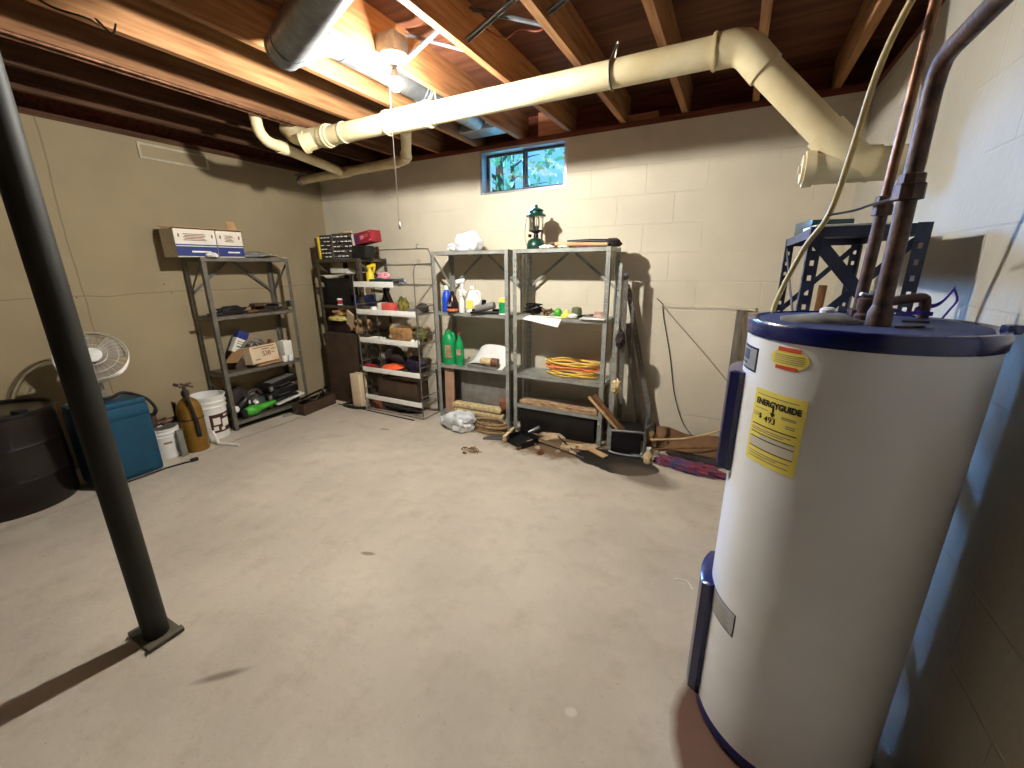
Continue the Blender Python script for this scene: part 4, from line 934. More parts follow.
# ================================================================== SHELF 2 (corner)
def cabinet(label, loc, w, d, h, nx, nz, m, mdraw, side=.0):
    t = thing('drawer_cabinet', label, 'drawer cabinet', loc, 0, 'small parts cabinets')
    mb = MB(); e = .005
    mb.bx(0, w, d-e, d, 0, h); mb.bx(0, e, 0, d-e, 0, h); mb.bx(w-e, w, 0, d-e, 0, h); mb.bx(e, w-e, 0, d-e, 0, e); mb.bx(e, w-e, 0, d-e, h-e, h)
    mb.build('cabinet_body', m, t)
    cw, ch = (w-2*e)/nx, (h-2*e)/nz
    for i in range(nx):
        for j in range(nz):
            x, z = e+i*cw, e+j*ch
            D = MB(); D.bx(x+.002, x+cw-.002, .002, d-.02, z+.002, z+ch-.004)
            o = D.build('drawer', mdraw, t)
            K = MB(); K.box((x+cw/2, -.004, z+ch*.42), (cw*.5, .012, ch*.22), bev=.001); K.build('drawer_pull', M_paper if (i+j) % 4 else M_clear, o)
    return t
z2 = 1.4715
cabinet('grey small-drawer cabinet with white pulls on the corner shelf', (-3.55, 2.97, z2), .285, .16, .235, 5, 5, M_grey, M_dkgrey)
cabinet('narrow drawer cabinet of mixed contents on the corner shelf, left of the grey one', (-3.71, 2.96, z2), .155, .16, .225, 3, 6, M_steel_brn, M_dkgrey)
one('yellow_book', 'thick yellow edged binder at the left end of the corner shelf top', 'binder', MB().bx(0, .022, 0, .17, 0, .21, bev=.002), M_yellow, (-3.736, 2.95, z2), (0, R(-2), 0))
one('dark_binder', 'dark binder leaning at the far left of the corner shelf top', 'binder', MB().bx(0, .03, 0, .17, 0, .20, bev=.002), M_dkboard, (-3.770, 2.95, z2), (0, R(-2), 0))
mb = MB(); mb.tube([(-.09, 0, .012), (0, -.01, .012), (.08, .01, .016)], .011, 8, smooth=3); mb.bx(-.05, .06, .02, .06, 0, .012)
one('hose_fitting', 'pale coiled bit of tubing lying on top of the drawer cabinets', 'tubing', mb, M_cream, (-3.42, 3.03, z2+.2365))
rx = thing('red_carton', 'dark red printed carton with white end on the black box', 'box', (-3.125, 2.94, 1.600), (0, R(-7), R(-5)))
mb = MB(); mb.bx(-.12, .15, 0, .12, 0, .10, bev=.002); mb.build('box_body', M_red, rx)
mb = MB(); mb.bx(-.121, -.09, -.0012, .121, -.0008, .1008); mb.build('white_end', M_paper, rx)
mb = MB(); mb.bx(-.0, .05, -.0015, 0, .035, .07); mb.bx(.06, .11, -.0015, 0, .05, .056); mb.bx(.06, .12, -.0015, 0, .065, .071); mb.bx(.12, .145, -.0015, 0, .08, .09); mb.bx(.12, .145, -.0015, 0, .01, .02); mb.build('printing', mat('pink_print', (216, 120, 120), .6), rx)
mb = MB(); mb.bx(-.085, -.01, -.0015, 0, .02, .08); mb.build('violet_print', mat('violet_print', (92, 44, 96), .6), rx)
one('black_box', 'black box with silver stripe under the red carton', 'box', MB().bx(0, .17, 0, .12, 0, .112, bev=.004).bx(.07, .14, -.001, 0, .08, .088), M_black, (-3.262, 2.945, z2))
# second shelf
one('black_bin', 'large black plastic bin under white papers on the corner shelf', 'bin', MB().bx(0, .37, 0, .26, 0, .255, bev=.01).bx(-.01, .38, -.01, .27, .235, .258), M_black, (-3.73, 2.96, 1.0235))
pp = MB(); pp.sheet(lambda u, v: Vector((.40*u, .27*v, .004+.045*abs(u-.35)**1.3*(1 if u > .35 else .6) - (.045*max(0, .4-v) if .2 < u < .65 else 0)+.01*v)), 14, 8, .004)
one('paper_stack', 'spread sheet of white paper draped over the black bin', 'paper', pp, M_paper, (-3.745, 2.935, 1.300))
pp = MB()
for i in range(5): pp.box((.0+.004*(i % 3), .004*(i % 2), .004+.0085*i), (.24, .17, .0075), (0, 0, .05*(i % 3)))
one('paper_stack', 'stack of white pads on the draped paper above the black bin', 'paper', pp, M_paper, (-3.56, 3.10, 1.336))
cn = thing('paint_can', 'small white can with red mark in front of the black bin', 'can', (-3.51, 2.945, 1.0235))
mb = MB(); mb.lathe([(0, 0), (.026, 0), (.026, .062), (.022, .066), (0, .066)], seg=18); mb.build('can_body', M_white, cn)
mb = MB(); mb.lathe([(.0262, .012), (.027, .012), (.027, .05), (.0262, .05)], seg=18, caps=False); mb.build('red_wrap', M_red, cn)
one('blue_box', 'dark navy box at the right of the black bin', 'box', MB().bx(0, .15, 0, .16, 0, .10, bev=.004), M_navy, (-3.345, 2.97, 1.0235))
one('white_carton', 'pale upright carton behind the rack on the corner shelf', 'box', MB().bx(0, .08, 0, .1, 0, .13, bev=.002), M_cardbox, (-3.30, 3.0, 1.1245))
# third shelf
bg = MB(); bg.blob((0, 0, 0), (.14, .10, .052), .3, 2.2, 5, 4, flat=-.035); one('paper_bag', 'crumpled brown paper bag on the corner shelf', 'bag', bg, M_card, (-3.58, 3.05, .948))
bg = MB(); bg.blob((0, 0, 0), (.14, .07, .028), .35, 4, 7, 3, flat=-.018); one('yellow_rag', 'yellow crumpled rag under the brown paper bag', 'rag', bg, mat('yellow_rag', (206, 188, 110), .9, var=.2), (-3.585, 2.975, .8785))
one('black_tub', 'dark maroon tub below the yellow rag on the corner shelf', 'tub', MB().bx(0, .30, 0, .24, 0, .118, bev=.012), mat('maroon_tub', (44, 24, 24), .4, var=.2), (-3.735, 2.97, .7385))
bg = MB(); bg.blob((0, 0, 0), (.09, .08, .09), .5, 2.6, 9, 3, flat=-.06); one('torn_cardboard', 'torn brown cardboard wad beside the maroon tub', 'cardboard', bg, M_card, (-3.30, 3.01, .80))
mb = MB(); mb.box((0, 0, 0), (.10, .012, .22), (R(18), R(30), 0)); one('cardboard_flap', 'light cardboard strip leaning out of the corner shelf', 'cardboard', mb, M_cardbox, (-3.40, 2.955, .865))
# lower
one('hardboard_sheet', 'dark brown hardboard sheet standing in the corner shelf front', 'hardboard', MB().box((0, 0, .36), (.47, .012, .72), (R(-1.5), 0, 0)), M_dkboard, (-3.52, 2.905, .002))
one('tan_carton', 'tan cardboard carton on the floor between corner shelf and rack', 'box', MB().bx(-.06, .06, 0, .10, 0, .36, bev=.004), M_cardbox, (-3.25, 2.79, .003), .0)
gb = MB(); gb.blob((0, 0, 0), (.14, .10, .11), .2, 2, 21, 3, flat=-.09); one('dark_sack', 'dark grey sack on the lower corner shelf beside the rack', 'sack', gb, M_dkgrey, (-3.33, 3.04, .50))
mb = MB(); mb.lathe([(0, 0), (.05, 0), (.055, .10), (.045, .13), (0, .13)], seg=20); one('clay_pot', 'reddish clay pot on the floor under the rack\'s left end', 'pot', mb, mat('terracotta', (150, 88, 62), .8, var=.2), (-3.09, 2.93, .0))
mb = MB()
for i in range(3): mb.tube([(.16*math.cos(a)*(1-.1*i)+.02*i, .06*math.sin(a), .008+.011*i) for a in [2*PI*k/26 for k in range(26)]], .006, 6, True)
one('coiled_cable', 'black coiled cable lying on the floor left of the rack', 'cable', mb, M_rubber, (-3.33, 2.82, .0))
one('floor_rod', 'thin dark rod lying on the floor across the rack front', 'rod', MB().tube([(-3.55, 2.80, .006), (-2.50, 2.775, .006)], .005, 6), M_blackmetal)

# ================================================================== RACK ITEMS
d0, d1, d2_, d3, d4 = DZ
sp = thing('spray_bottle', 'bright yellow spray bottle on the rack top shelf', 'bottle', (-3.06, 2.95, d0), R(10))
mb = MB(); mb.lathe([(0, 0), (.036, 0), (.038, .01), (.034, .10), (.016, .125), (.014, .14), (0, .14)], seg=20); mb.box((.0, 0, .155), (.03, .03, .04), bev=.008); mb.box((.02, 0, .165), (.09, .026, .03), (0, R(-12), 0), bev=.008); mb.box((.05, 0, .13), (.014, .018, .06), (0, R(20), 0), bev=.004); mb.build('bottle_body', M_yellow, sp)
mb = MB(); mb.bx(0, .24, 0, .13, 0, .048, bev=.004); one('green_tray', 'dark green flat box on the rack top shelf', 'box', mb, M_dgreen, (-3.0, 2.87, d0))
mb = MB()
for i in range(4): mb.tube([((.07-.006*i)*math.cos(a), (.045-.004*i)*math.sin(a), .010+.013*i+.004*math.sin(3*a+i)) for a in [2*PI*k/24 for k in range(24)]], .008, 6, True)
one('rope_coil', 'pink and white coil of rope on the dark green box', 'rope', mb, mat('pink_rope', (206, 84, 108), .8, c2=(230, 200, 200), scale=40), (-2.88, 2.94, d0+.0495))
cg = MB(); cg.tube([(-.07, 0, .02), (.0, 0, .04), (.07, 0, .03)], .014, 10, smooth=3); cg.tube([(.0, 0, .04), (.03, 0, -.0), (.035, 0, .0)], .010, 8); cg.tube([(.05+.03*math.cos(a), 0, .028+.026*math.sin(a)) for a in [2*PI*k/16 for k in range(16)]], .005, 6, True); cg.bx(-.09, .08, -.03, .03, 0, .012)
one('staple_gun', 'grey metal staple gun at the right of the rack top shelf', 'tool', cg, M_galv, (-2.67, 2.9, d0))
# row 2
mb = MB(); mb.lathe([(0, 0), (.035, 0), (.037, .02), (.025, .045), (0, .05)], seg=20); one('plastic_dome', 'white rounded plastic dome on the rack second shelf', 'plastic dome', mb, M_white, (-3.00, 2.9, d1))
rb2 = thing('red_carton', 'red and white carton on the rack second shelf', 'box', (-2.93, 2.88, d1))
MB().bx(0, .16, 0, .09, 0, .085, bev=.002).build('box_body', mat('coral_print', (222, 92, 84), .6, var=.1), rb2)
MB().bx(-.001, .045, -.001, .091, -.0, .086).build('white_end', M_paper, rb2)
gl = MB(); gl.blob((0, 0, 0), (.055, .05, .075), .5, 3, 31, 3, flat=-.05); one('work_glove', 'olive yellow bunched glove behind the red and white carton', 'glove', gl, mat('olive_glove', (152, 140, 60), .9, c2=(90, 84, 44), scale=20), (-2.72, 3.0, d1+.055))
mb = MB(); mb.bx(-.07, .07, -.05, .05, 0, .018); mb.tube([(-.06, 0, .028), (.06, .01, .028)], .010, 8); one('grey_tool', 'grey flat tool at the right of the rack second shelf', 'tool', mb, M_grey, (-2.56, 2.94, d1))
gl = MB(); gl.blob((0, 0, 0), (.07, .05, .045), .4, 3, 37, 3, flat=-.03); one('dark_glove', 'dark bunched glove beyond the rack\'s right end on second shelf', 'glove', gl, M_darkfab, (-2.52, 3.02, d1+.034))
mb = MB(); mb.box((0, 0, .10), (.02, .05, .22), (0, R(25), 0)); mb.box((.06, 0, .1), (.02, .05, .22), (0, R(-25), 0)); one('black_stand', 'dark crossed stand behind the red carton on second shelf', 'stand', mb, M_blackmetal, (-2.98, 3.03, d1+.012))
# row 3
mb = MB(); mb.bx(0, .22, 0, .16, 0, .13, bev=.006); mb.bx(.16, .17, -.001, .161, 0, .131)
one('patterned_box', 'brown mottled cardboard box on the rack third shelf', 'box', mb, mat('mottled_card', (184, 140, 92), .9, c2=(128, 88, 54), scale=22), (-2.80, 2.89, d2_))
gl = MB(); gl.blob((0, 0, 0), (.06, .07, .075), .4, 3, 41, 3, flat=-.055); one('green_sack', 'olive green bundle right of the mottled box', 'sack', gl, mat('olive_sack', (96, 92, 50), .9, var=.3, scale=18), (-2.525, 2.98, d2_+.058))
mb = MB(); mb.bx(0, .14, 0, .09, 0, .02); one('paper_stack', 'pale paper bundle at the left of the rack third shelf', 'paper', mb, M_paper, (-3.08, 2.86, d2_), .1)
for i, (x, lb_) in enumerate(((-2.52, 'small white jar below the olive bundle, left one'), (-2.465, 'small white jar below the olive bundle, right one'))):
    mb = MB(); mb.lathe([(0, 0), (.02, 0), (.02, .028), (.014, .036), (0, .036)], seg=14); one('small_jar', lb_, 'jar', mb, M_white, (x, 2.86, d2_), group='small jars on the rack')
gl = MB(); gl.blob((0, 0, .0), (.04, .03, .08), .4, 2, 43, 3, flat=-.05); one('cream_rag', 'cream rag hanging behind the mottled box', 'rag', gl, M_cream, (-2.90, 3.02, d2_+.052))
# row 4
mb = MB(); mb.lathe([(0, 0), (.10, 0), (.115, .012), (.09, .035), (.04, .05), (0, .052)], seg=28); one('orange_dish', 'orange plastic dish on the rack fourth shelf', 'dish', mb, M_orange, (-2.88, 2.955, d3), (0, 0, 0))
gl = MB(); gl.blob((0, 0, 0), (.11, .08, .085), .3, 2.2, 47, 3, flat=-.06); one('black_bag', 'dark violet black bag on the rack fourth shelf', 'bag', gl, mat('violet_black', (34, 24, 46), .5, var=.3), (-2.60, 2.97, d3+.064))
mb = MB(); mb.tube([(-.12, 0, .014), (0, -.01, .014), (.12, .0, .014)], .012, 8, smooth=3); one('bent_tool', 'black bent tool in front of the violet bag', 'tool', mb, M_black, (-2.62, 2.85, d3), -.05)
gl = MB(); gl.blob((0, 0, 0), (.13, .08, .10), .3, 2.4, 49, 3, flat=-.08); one('dark_cloth', 'dark cloth heap behind the orange dish', 'cloth', gl, M_darkfab, (-2.93, 3.06, d3+.084))
mb = MB(); mb.box((0, 0, 0), (.12, .05, .025), (0, R(8), .2), bev=.006); one('red_tool', 'red hand tool at the left edge of the rack under third shelf', 'tool', mb, M_red, (-3.10, 2.88, d3+.026))
mb = MB(); mb.box((0, 0, 0), (.05, .02, .15), (0, R(-12), 0), bev=.004); one('cream_pouch', 'cream pouch standing right behind the fourth shelf', 'pouch', mb, M_cream, (-2.72, 3.04, d3+.082))
# row 5
mb = MB(); mb.bx(0, .50, 0, .17, 0, .20, bev=.01); one('dark_crate', 'dark brown wooden crate filling the rack bottom shelf', 'crate', mb, M_dkboard, (-3.02, 2.87, d4))
mb = MB(); mb.bx(0, .10, 0, .20, 0, .42, bev=.006); mb.bx(-.004, .104, -.004, .204, .39, .425)
one('dark_panel_box', 'tall dark box standing on the floor right behind the rack', 'box', mb, mat('dark_box_brown', (44, 32, 26), .6, var=.3), (-2.475, 3.105, .0))
gl = MB(); gl.blob((0, 0, 0), (.24, .07, .055), .4, 3, 51, 3, flat=-.045); one('dark_rags', 'dark rags on the floor under the rack', 'rags', gl, M_darkfab, (-2.80, 2.95, .047))

# ================================================================== SHELF 3
top3 = 1.5145
gl = MB(); gl.blob((0, 0, 0), (.12, .10, .098), .25, 1.6, 61, 4, flat=-.065); gl.blob((-.14, -.02, -.035), (.06, .05, .03), .4, 3, 62, 3, flat=-.025)
one('white_cloth', 'crumpled white cloth bag on top of the left grey shelf', 'cloth', gl, M_cloth, (-2.04, 3.10, top3+.0665))
l2 = 1.0015
def bottle(name, label, loc, prof, m, cap=None, capm=None, grp=None, rot=0, seg=22, sc=(1, 1)):
    t = thing(name, label, 'bottle', loc, rot, grp)
    mb = MB(); mb.lathe(prof, seg=seg); bmesh.ops.scale(mb.bm, vec=(sc[0], sc[1], 1), verts=mb.bm.verts); mb.build('bottle_body', m, t)
    if cap:
        mb = MB(); mb.lathe(cap, seg=16); mb.build('cap', capm, t)
    return t
bt = bottle('bottle', 'blue plastic bottle with white cap on the left grey shelf', (-2.24, 3.03, l2), [(0, 0), (.042, 0), (.044, .01), (.044, .12), (.03, .17), (.016, .19), (0, .19)], M_bluepl, [(.0, .19), (.020, .19), (.020, .222), (.016, .226), (0, .226)], M_white)
b3 = bottle('bottle', 'dark brown bottle with orange label left on the grey shelf', (-2.165, 3.01, l2), [(0, 0), (.050, 0), (.052, .01), (.052, .075), (.03, .135), (.015, .155), (0, .155)], mat('dark_brown_bottle', (44, 22, 22), .25, var=.1), [(0, .155), (.018, .155), (.018, .18), (0, .18)], M_black)
mb = MB(); mb.lathe([(.0522, .012), (.053, .012), (.053, .035), (.0522, .035)], seg=24, caps=False); mb.build('orange_label', mat('copper_label', (196, 108, 70), .6), b3)
mb = MB(); mb.box((0, -.046, .07), (.035, .012, .035), (R(-20), 0, 0), bev=.002); mb.build('badge', M_grey, b3)
s_ = bottle('spray_bottle', 'white trigger spray bottle behind the dark brown bottle', (-2.13, 3.12, l2), [(0, 0), (.036, 0), (.038, .01), (.038, .13), (.024, .18), (.014, .20), (0, .20)], M_white)
mb = MB(); mb.box((0, 0, .225), (.028, .03, .05), bev=.005); mb.box((-.015, -.01, .262), (.085, .034, .036), (0, R(-10), R(20)), bev=.008); mb.box((-.045, -.02, .235), (.012, .018, .05), (0, R(20), 0), bev=.003); mb.build('trigger_head', M_white, s_)
mb = MB(); mb.lathe([(.0385, .10), (.0392, .10), (.036, .14), (.0345, .14)], seg=22, caps=False); mb.build('yellow_band', M_label, s_)
jg = bottle('jug', 'white handled jug with yellow label on the left grey shelf', (-2.0, 3.08, l2), [(0, 0), (.07, 0), (.072, .01), (.072, .10), (.055, .15), (.022, .185), (.02, .20), (0, .20)], M_white, [(0, .2), (.024, .2), (.024, .225), (0, .225)], M_white, sc=(1, .7))
mb = MB(); mb.tube([(.03, 0, .185), (.065, 0, .17), (.078, 0, .12), (.066, 0, .08)], .011, 10, smooth=4); mb.build('handle', M_white, jg)
mb = MB(); mb.box((0, -.0515, .07), (.07, .003, .07)); mb.build('yellow_label', M_label, jg)
wb = bottle('spray_bottle', 'slim white spray bottle beside the handled jug', (-2.075, 3.02, l2), [(0, 0), (.022, 0), (.024, .01), (.024, .10), (.012, .13), (0, .13)], M_white)
mb = MB(); mb.box((0.0, 0, .15), (.02, .02, .04), bev=.004); mb.box((.015, 0, .178), (.075, .024, .024), (0, R(14), 0), bev=.005); mb.build('trigger_head', M_white, wb)
dl = thing('power_drill', 'black and grey cordless drill lying on the left grey shelf', 'power tool', (-1.845, 3.02, l2+.001), R(8))
mb = MB(); mb.tube([(-.08, 0, .035), (.03, 0, .06), (.09, 0, .072)], lambda k: .034-.006*k, 14); mb.build('drill_body', M_grey, dl)
mb = MB(); mb.tube([(-.03, 0, .028), (-.09, .03, .02), (-.13, .05, .02)], .02, 10, smooth=3); mb.tube([(-.01, -.0, .06), (0, -.01, .11)], .02, 10); mb.bx(-.12, .14, -.04, .04, 0, .016, bev=.004); mb.build('grip', M_black, dl)
mb = MB(); mb.bx(0, .22, 0, .05, 0, .012, bev=.003); mb.tube([(.12, .02, .018), (.26, .03, .018)], .016, 10); one('black_tool', 'flat black tool lying right of the drill', 'tool', mb, M_black, (-1.93, 3.08, l2+.001))
gc = thing('canister', 'green canister with yellow lid at the right post of the left grey shelf', 'canister', (-1.665, 3.04, l2))
mb = MB(); mb.lathe([(0, .012), (.045, .012), (.045, .10), (0, .10)], seg=28); mb.build('can_body', M_green, gc)
mb = MB(); mb.lathe([(0, .10), (.046, .10), (.046, .128), (.042, .132), (0, .132)], seg=28); mb.build('lid', M_label, gc)
mb = MB(); mb.lathe([(0, 0), (.046, 0), (.046, .012), (0, .012)], seg=28); mb.build('base', M_white, gc)
l3 = .5215
gj = bottle('jug', 'tall green plastic jug with printed label at the left post', (-2.27, 3.06, l3), [(0, 0), (.068, 0), (.07, .01), (.07, .19), (.064, .23), (.04, .265), (.026, .28), (0, .28)], M_green, [(0, .28), (.028, .28), (.028, .305), (0, .305)], M_green, sc=(1, .75))
mb = MB(); mb.tube([(.01, 0, .272), (.05, 0, .28), (.068, 0, .24), (.06, 0, .185)], .013, 10, smooth=4); mb.build('handle', M_green, gj)
mb = MB(); mb.box((.03, -.0515, .12), (.06, .004, .12), (0, 0, R(14))); mb.build('printed_label', mat('tan_label', (186, 150, 116), .6, c2=(120, 110, 80), scale=30), gj)
g2 = bottle('spray_bottle', 'smaller green spray bottle right of the tall green jug', (-2.14, 3.05, l3), [(0, 0), (.036, 0), (.038, .012), (.04, .15), (.03, .21), (.014, .245), (.013, .27), (0, .27)], M_green, rot=R(0))
mb = MB(); mb.tube([(0, 0, .265), (0, 0, .285), (.025, 0, .30), (.03, 0, .31)], .011, 10); mb.build('nozzle', M_brown, g2)
mb = MB(); mb.box((.012, -.037, .12), (.04, .004, .06), (0, 0, .3)); mb.build('printed_label', MC['tan_label'], g2)
wp = MB(); wp.sheet(lambda u, v: Vector((-.16+.34*u, -.08+.18*v, .03+.02*math.sin(5*u)*(1-v)+.15*v*v*(1-(2*u-1)**4*.5)-.012*u*(1-v))), 18, 12, .004)
one('white_plastic_sheet', 'white curved plastic shell on the left grey shelf, third level', 'plastic sheet', wp, M_white, (-1.87, 3.10, l3+.002))
mb = MB(); mb.bx(0, .30, 0, .14, 0, .022, bev=.002); one('pale_board', 'pale flat board under the white plastic shell', 'board', mb, M_grey, (-2.03, 3.0, l3))
jr = thing('jar', 'brown and white jar lying before the white plastic shell', 'jar', (-1.73, 3.03, l3+.061), (0, R(-86), R(10)))
mb = MB(); mb.lathe([(0, 0), (.036, 0), (.036, .06), (0, .06)], seg=22); mb.build('jar_body', M_brown, jr)
mb = MB(); mb.lathe([(0, .06), (.034, .061), (.03, .15), (.015, .165), (0, .165)], seg=22); mb.build('jar_neck', M_cream, jr)
one('pink_board', 'pinkish brown board standing behind the left post on the bottom shelf', 'board', MB().box((0, 0, .21), (.10, .012, .42), (R(-2), 0, 0)), mat('pink_card', (176, 138, 112), .85), (-2.25, 3.02, .0625))
one('teal_board', 'narrow teal strip standing just inside the left post', 'board', MB().box((0, 0, .21), (.03, .012, .42)), mat('teal_strip', (40, 120, 110), .5), (-2.312, 3.06, .0625))
one('grey_bin', 'large grey plastic tub filling the bottom level of left grey shelf', 'bin', MB().bx(0, .52, 0, .13, 0, .40, bev=.012), M_grey, (-2.18, 3.10, .0625))
for i, (z, x, lb_) in enumerate(((.0625, -2.0, 'cream mottled foam slab on bottom shelf, lower one'), (.115, -2.02, 'cream mottled foam slab on bottom shelf, upper one'))):
    mb = MB(); mb.box((0, 0, .024), (.52, .085, .046), (0, 0, .02), bev=.015); one('foam_slab', lb_, 'foam', mb, M_cream, (x+.06, 3.045, z))
mb = MB(); mb.lathe([(0, 0), (.04, 0), (.055, .04), (.05, .08), (.02, .10), (0, .1)], seg=20); one('clay_pot', 'small rust brown pot at the right of the foam slabs', 'pot', mb, MC['terracotta'], (-1.675, 3.05, .164))

# ================================================================== SHELF 4
ln = thing('camping_lantern', 'green camping lantern on top of the right grey shelf', 'lantern', (-1.405, 3.09, top3))
mb = MB(); mb.lathe([(0, 0), (.068, 0), (.072, .008), (.072, .03), (.062, .06), (.045, .074), (.02, .08), (0, .08)], seg=32); mb.build('fuel_tank', M_dgreen, ln)
mb = MB(); mb.lathe([(0, .08), (.02, .08), (.018, .115), (.030, .122), (.052, .13), (.052, .137), (0, .137)], seg=20); mb.tube([(-.03, -.02, .095), (-.052, -.03, .10)], .012, 10); mb.tube([(.05, 0, .06), (.05, 0, .13)], .006, 8); mb.build('collar', M_blackmetal, ln)
mb = MB(); mb.lathe([(.047, .137), (.05, .137), (.05, .235), (.047, .235)], seg=32, caps=False); mb.build('glass_globe', M_glass, ln)
mb = MB()
for a in (.5, 2.1, 3.7, 5.2): mb.tube([(.054*math.cos(a), .054*math.sin(a), .13), (.054*math.cos(a), .054*math.sin(a), .24)], .003, 6)
mb.tube([(0, 0, .137), (0, 0, .17)], .012, 10); mb.tube([(.015, -.01, .23), (.03, -.02, .21), (.028, -.02, .15), (.012, -.01, .137)], .004, 6, smooth=3); mb.build('cage_rod', M_wire, ln)
mb = MB(); mb.lathe([(0, .235), (.074, .235), (.078, .24), (.072, .25), (.055, .258), (.052, .272), (.058, .276), (.052, .284), (.03, .296), (.016, .30), (.012, .305), (.010, .32), (0, .322)], seg=32); mb.build('ventilator', M_dgreen, ln)
mb = MB(); mb.tube([(-.074, 0, .24), (-.092, 0, .17), (-.095, 0, .09), (-.08, 0, .03), (-.072, 0, .02)], .0025, 6, smooth=5); mb.build('bail_handle', M_wire, ln)
ax = thing('hatchet', 'light wooden tool handle lying on the right grey shelf top', 'hatchet', (-1.05, 3.02, top3), R(-4))
mb = MB(); mb.tube([(-.22, .04, .03), (-.05, .01, .024), (.24, -.01, .016)], lambda k: .014+.002*math.sin(k*6), 10, smooth=4); mb.build('handle', M_ltwood, ax)
mb = MB(); mb.box((-.215, .045, .028), (.05, .10, .024), (0, 0, .1), bev=.005); mb.build('head', M_iron, ax)
bb = thing('bar_tool', 'black handled bar tool lying behind the wooden handle', 'tool', (-.98, 3.11, top3), R(2))
mb = MB(); mb.tube([(-.17, 0, .042), (.0, 0, .046), (.17, 0, .040)], .016, 10); mb.build('grip_bar', M_black, bb)
mb = MB(); mb.bx(-.17, .17, -.01, .02, .0, .028); mb.build('steel_bar', M_iron, bb)
mb = MB(); mb.tube([(.14, 0, .036), (.2, 0, .036)], .026, 12); mb.build('end_cap', M_black, bb)
one('paper_scrap', 'white crumpled paper scraps on the shelf top before the wooden handle', 'paper', MB().blob((0, 0, 0), (.06, .02, .014), .5, 5, 71, 3, flat=-.008).blob((.13, .0, 0), (.04, .02, .012), .5, 5, 72, 3, flat=-.008), M_paper, (-1.28, 3.01, top3+.009))
gl = MB(); gl.blob((0, 0, 0), (.055, .09, .035), .25, 2, 73, 3, flat=-.02); one('cloth_hat', 'dark cloth hat hung over the right end of the grey shelf top', 'hat', gl, M_darkfab, (-.80, 3.10, top3+.022))
# level 2
mb = MB(); rr = random.Random(5)
for k in range(5): mb.tube([(rr.uniform(-.07, .07), rr.uniform(-.05, .05), rr.uniform(.012, .09)) for _ in range(9)], .0065, 6, True, smooth=4)
one('cable_tangle', 'dark tangle of cables at the left of the right grey shelf', 'cables', mb, M_blackmetal, (-1.42, 3.09, l2))
mb = MB()
for k in range(3): mb.tube([(rr.uniform(-.06, .06), rr.uniform(-.04, .04), rr.uniform(.010, .06)) for _ in range(8)], .006, 6, True, smooth=4)
one('cable_tangle', 'smaller dark tangle of cables beside the green ball', 'cables', mb, M_brhose, (-1.30, 3.05, l2))
one('green_ball', 'bright green ball on the right grey shelf', 'ball', MB().blob((0, 0, 0), (.033, .033, .033), .03, 2, 1, 3), M_lime, (-1.195, 3.05, l2+.034))
mb = MB(); mb.lathe([(0, 0), (.04, 0), (.042, .018), (.02, .045), (.01, .06), (0, .06)], seg=18); one('yellow_funnel', 'small yellow funnel right of the green ball', 'funnel', mb, M_label, (-1.115, 3.03, l2))
mb = MB(); mb.lathe([(0, 0), (.04, 0), (.042, .04), (.035, .07), (0, .078)], seg=22); one('olive_tin', 'olive green tin behind the yellow funnel', 'tin', mb, mat('olive_tin', (104, 112, 78), .5), (-1.065, 3.12, l2))
for i, (x, a, m_, lb_) in enumerate(((-1.0, .3, M_black, 'black pliers on the right grey shelf'), (-.955, -.5, M_galv, 'steel adjustable wrench right of the black pliers'), (-.93, .2, M_iron, 'rusty tongs behind the steel wrench'))):
    mb = MB(); mb.tube([(-.07, -.03, .010), (0, 0, .012), (.04, .008, .014)], .007, 8, smooth=3); mb.tube([(-.07, .03, .010), (0, 0, .018), (.04, -.008, .016)], .007, 8, smooth=3); mb.lathe([(0, 0), (.014, 0), (.014, .024), (0, .024)], (0, 0, .001), 12)
    one('pliers' if i != 1 else 'wrench', lb_, 'pliers' if i != 1 else 'wrench', mb, m_, (x, 3.05+.06*(i == 2), l2+.001), a)
mb = MB()
for i in range(4): mb.tube([(.05*math.cos(a)*(1-.12*i), .04*math.sin(a)*(1-.12*i), .008+.012*i) for a in [2*PI*k/22 for k in range(22)]], .007, 6, True)
one('cord_coil', 'small pinkish coil of cord at the right end of the shelf', 'cord', mb, mat('pink_cord', (196, 160, 150), .7), (-.87, 3.08, l2))
mb = MB(); mb.bx(-.09, .10, -.03, .03, 0, .010); one('white_strip', 'white flat strip at the front right of the shelf', 'strip', mb, M_paper, (-.90, 3.0, l2+.0005), -.03)
gl = MB(); gl.blob((0, 0, 0), (.035, .025, .02), .4, 4, 75, 3, flat=-.012); one('white_putty', 'white lump at the front edge below the yellow funnel', 'lump', gl, M_paper, (-1.06, 3.012, l2+.0135))
pp = MB(); pp.sheet(lambda u, v: Vector((.30*u - .02*v, -.09*v, .002-.055*v*v*(.4+.9*u))), 12, 8, .0012); one('paper_sheet', 'white paper sheet hanging over the right grey shelf edge', 'paper', pp, M_paper, (-1.43, 3.03, l2+.003), 0)
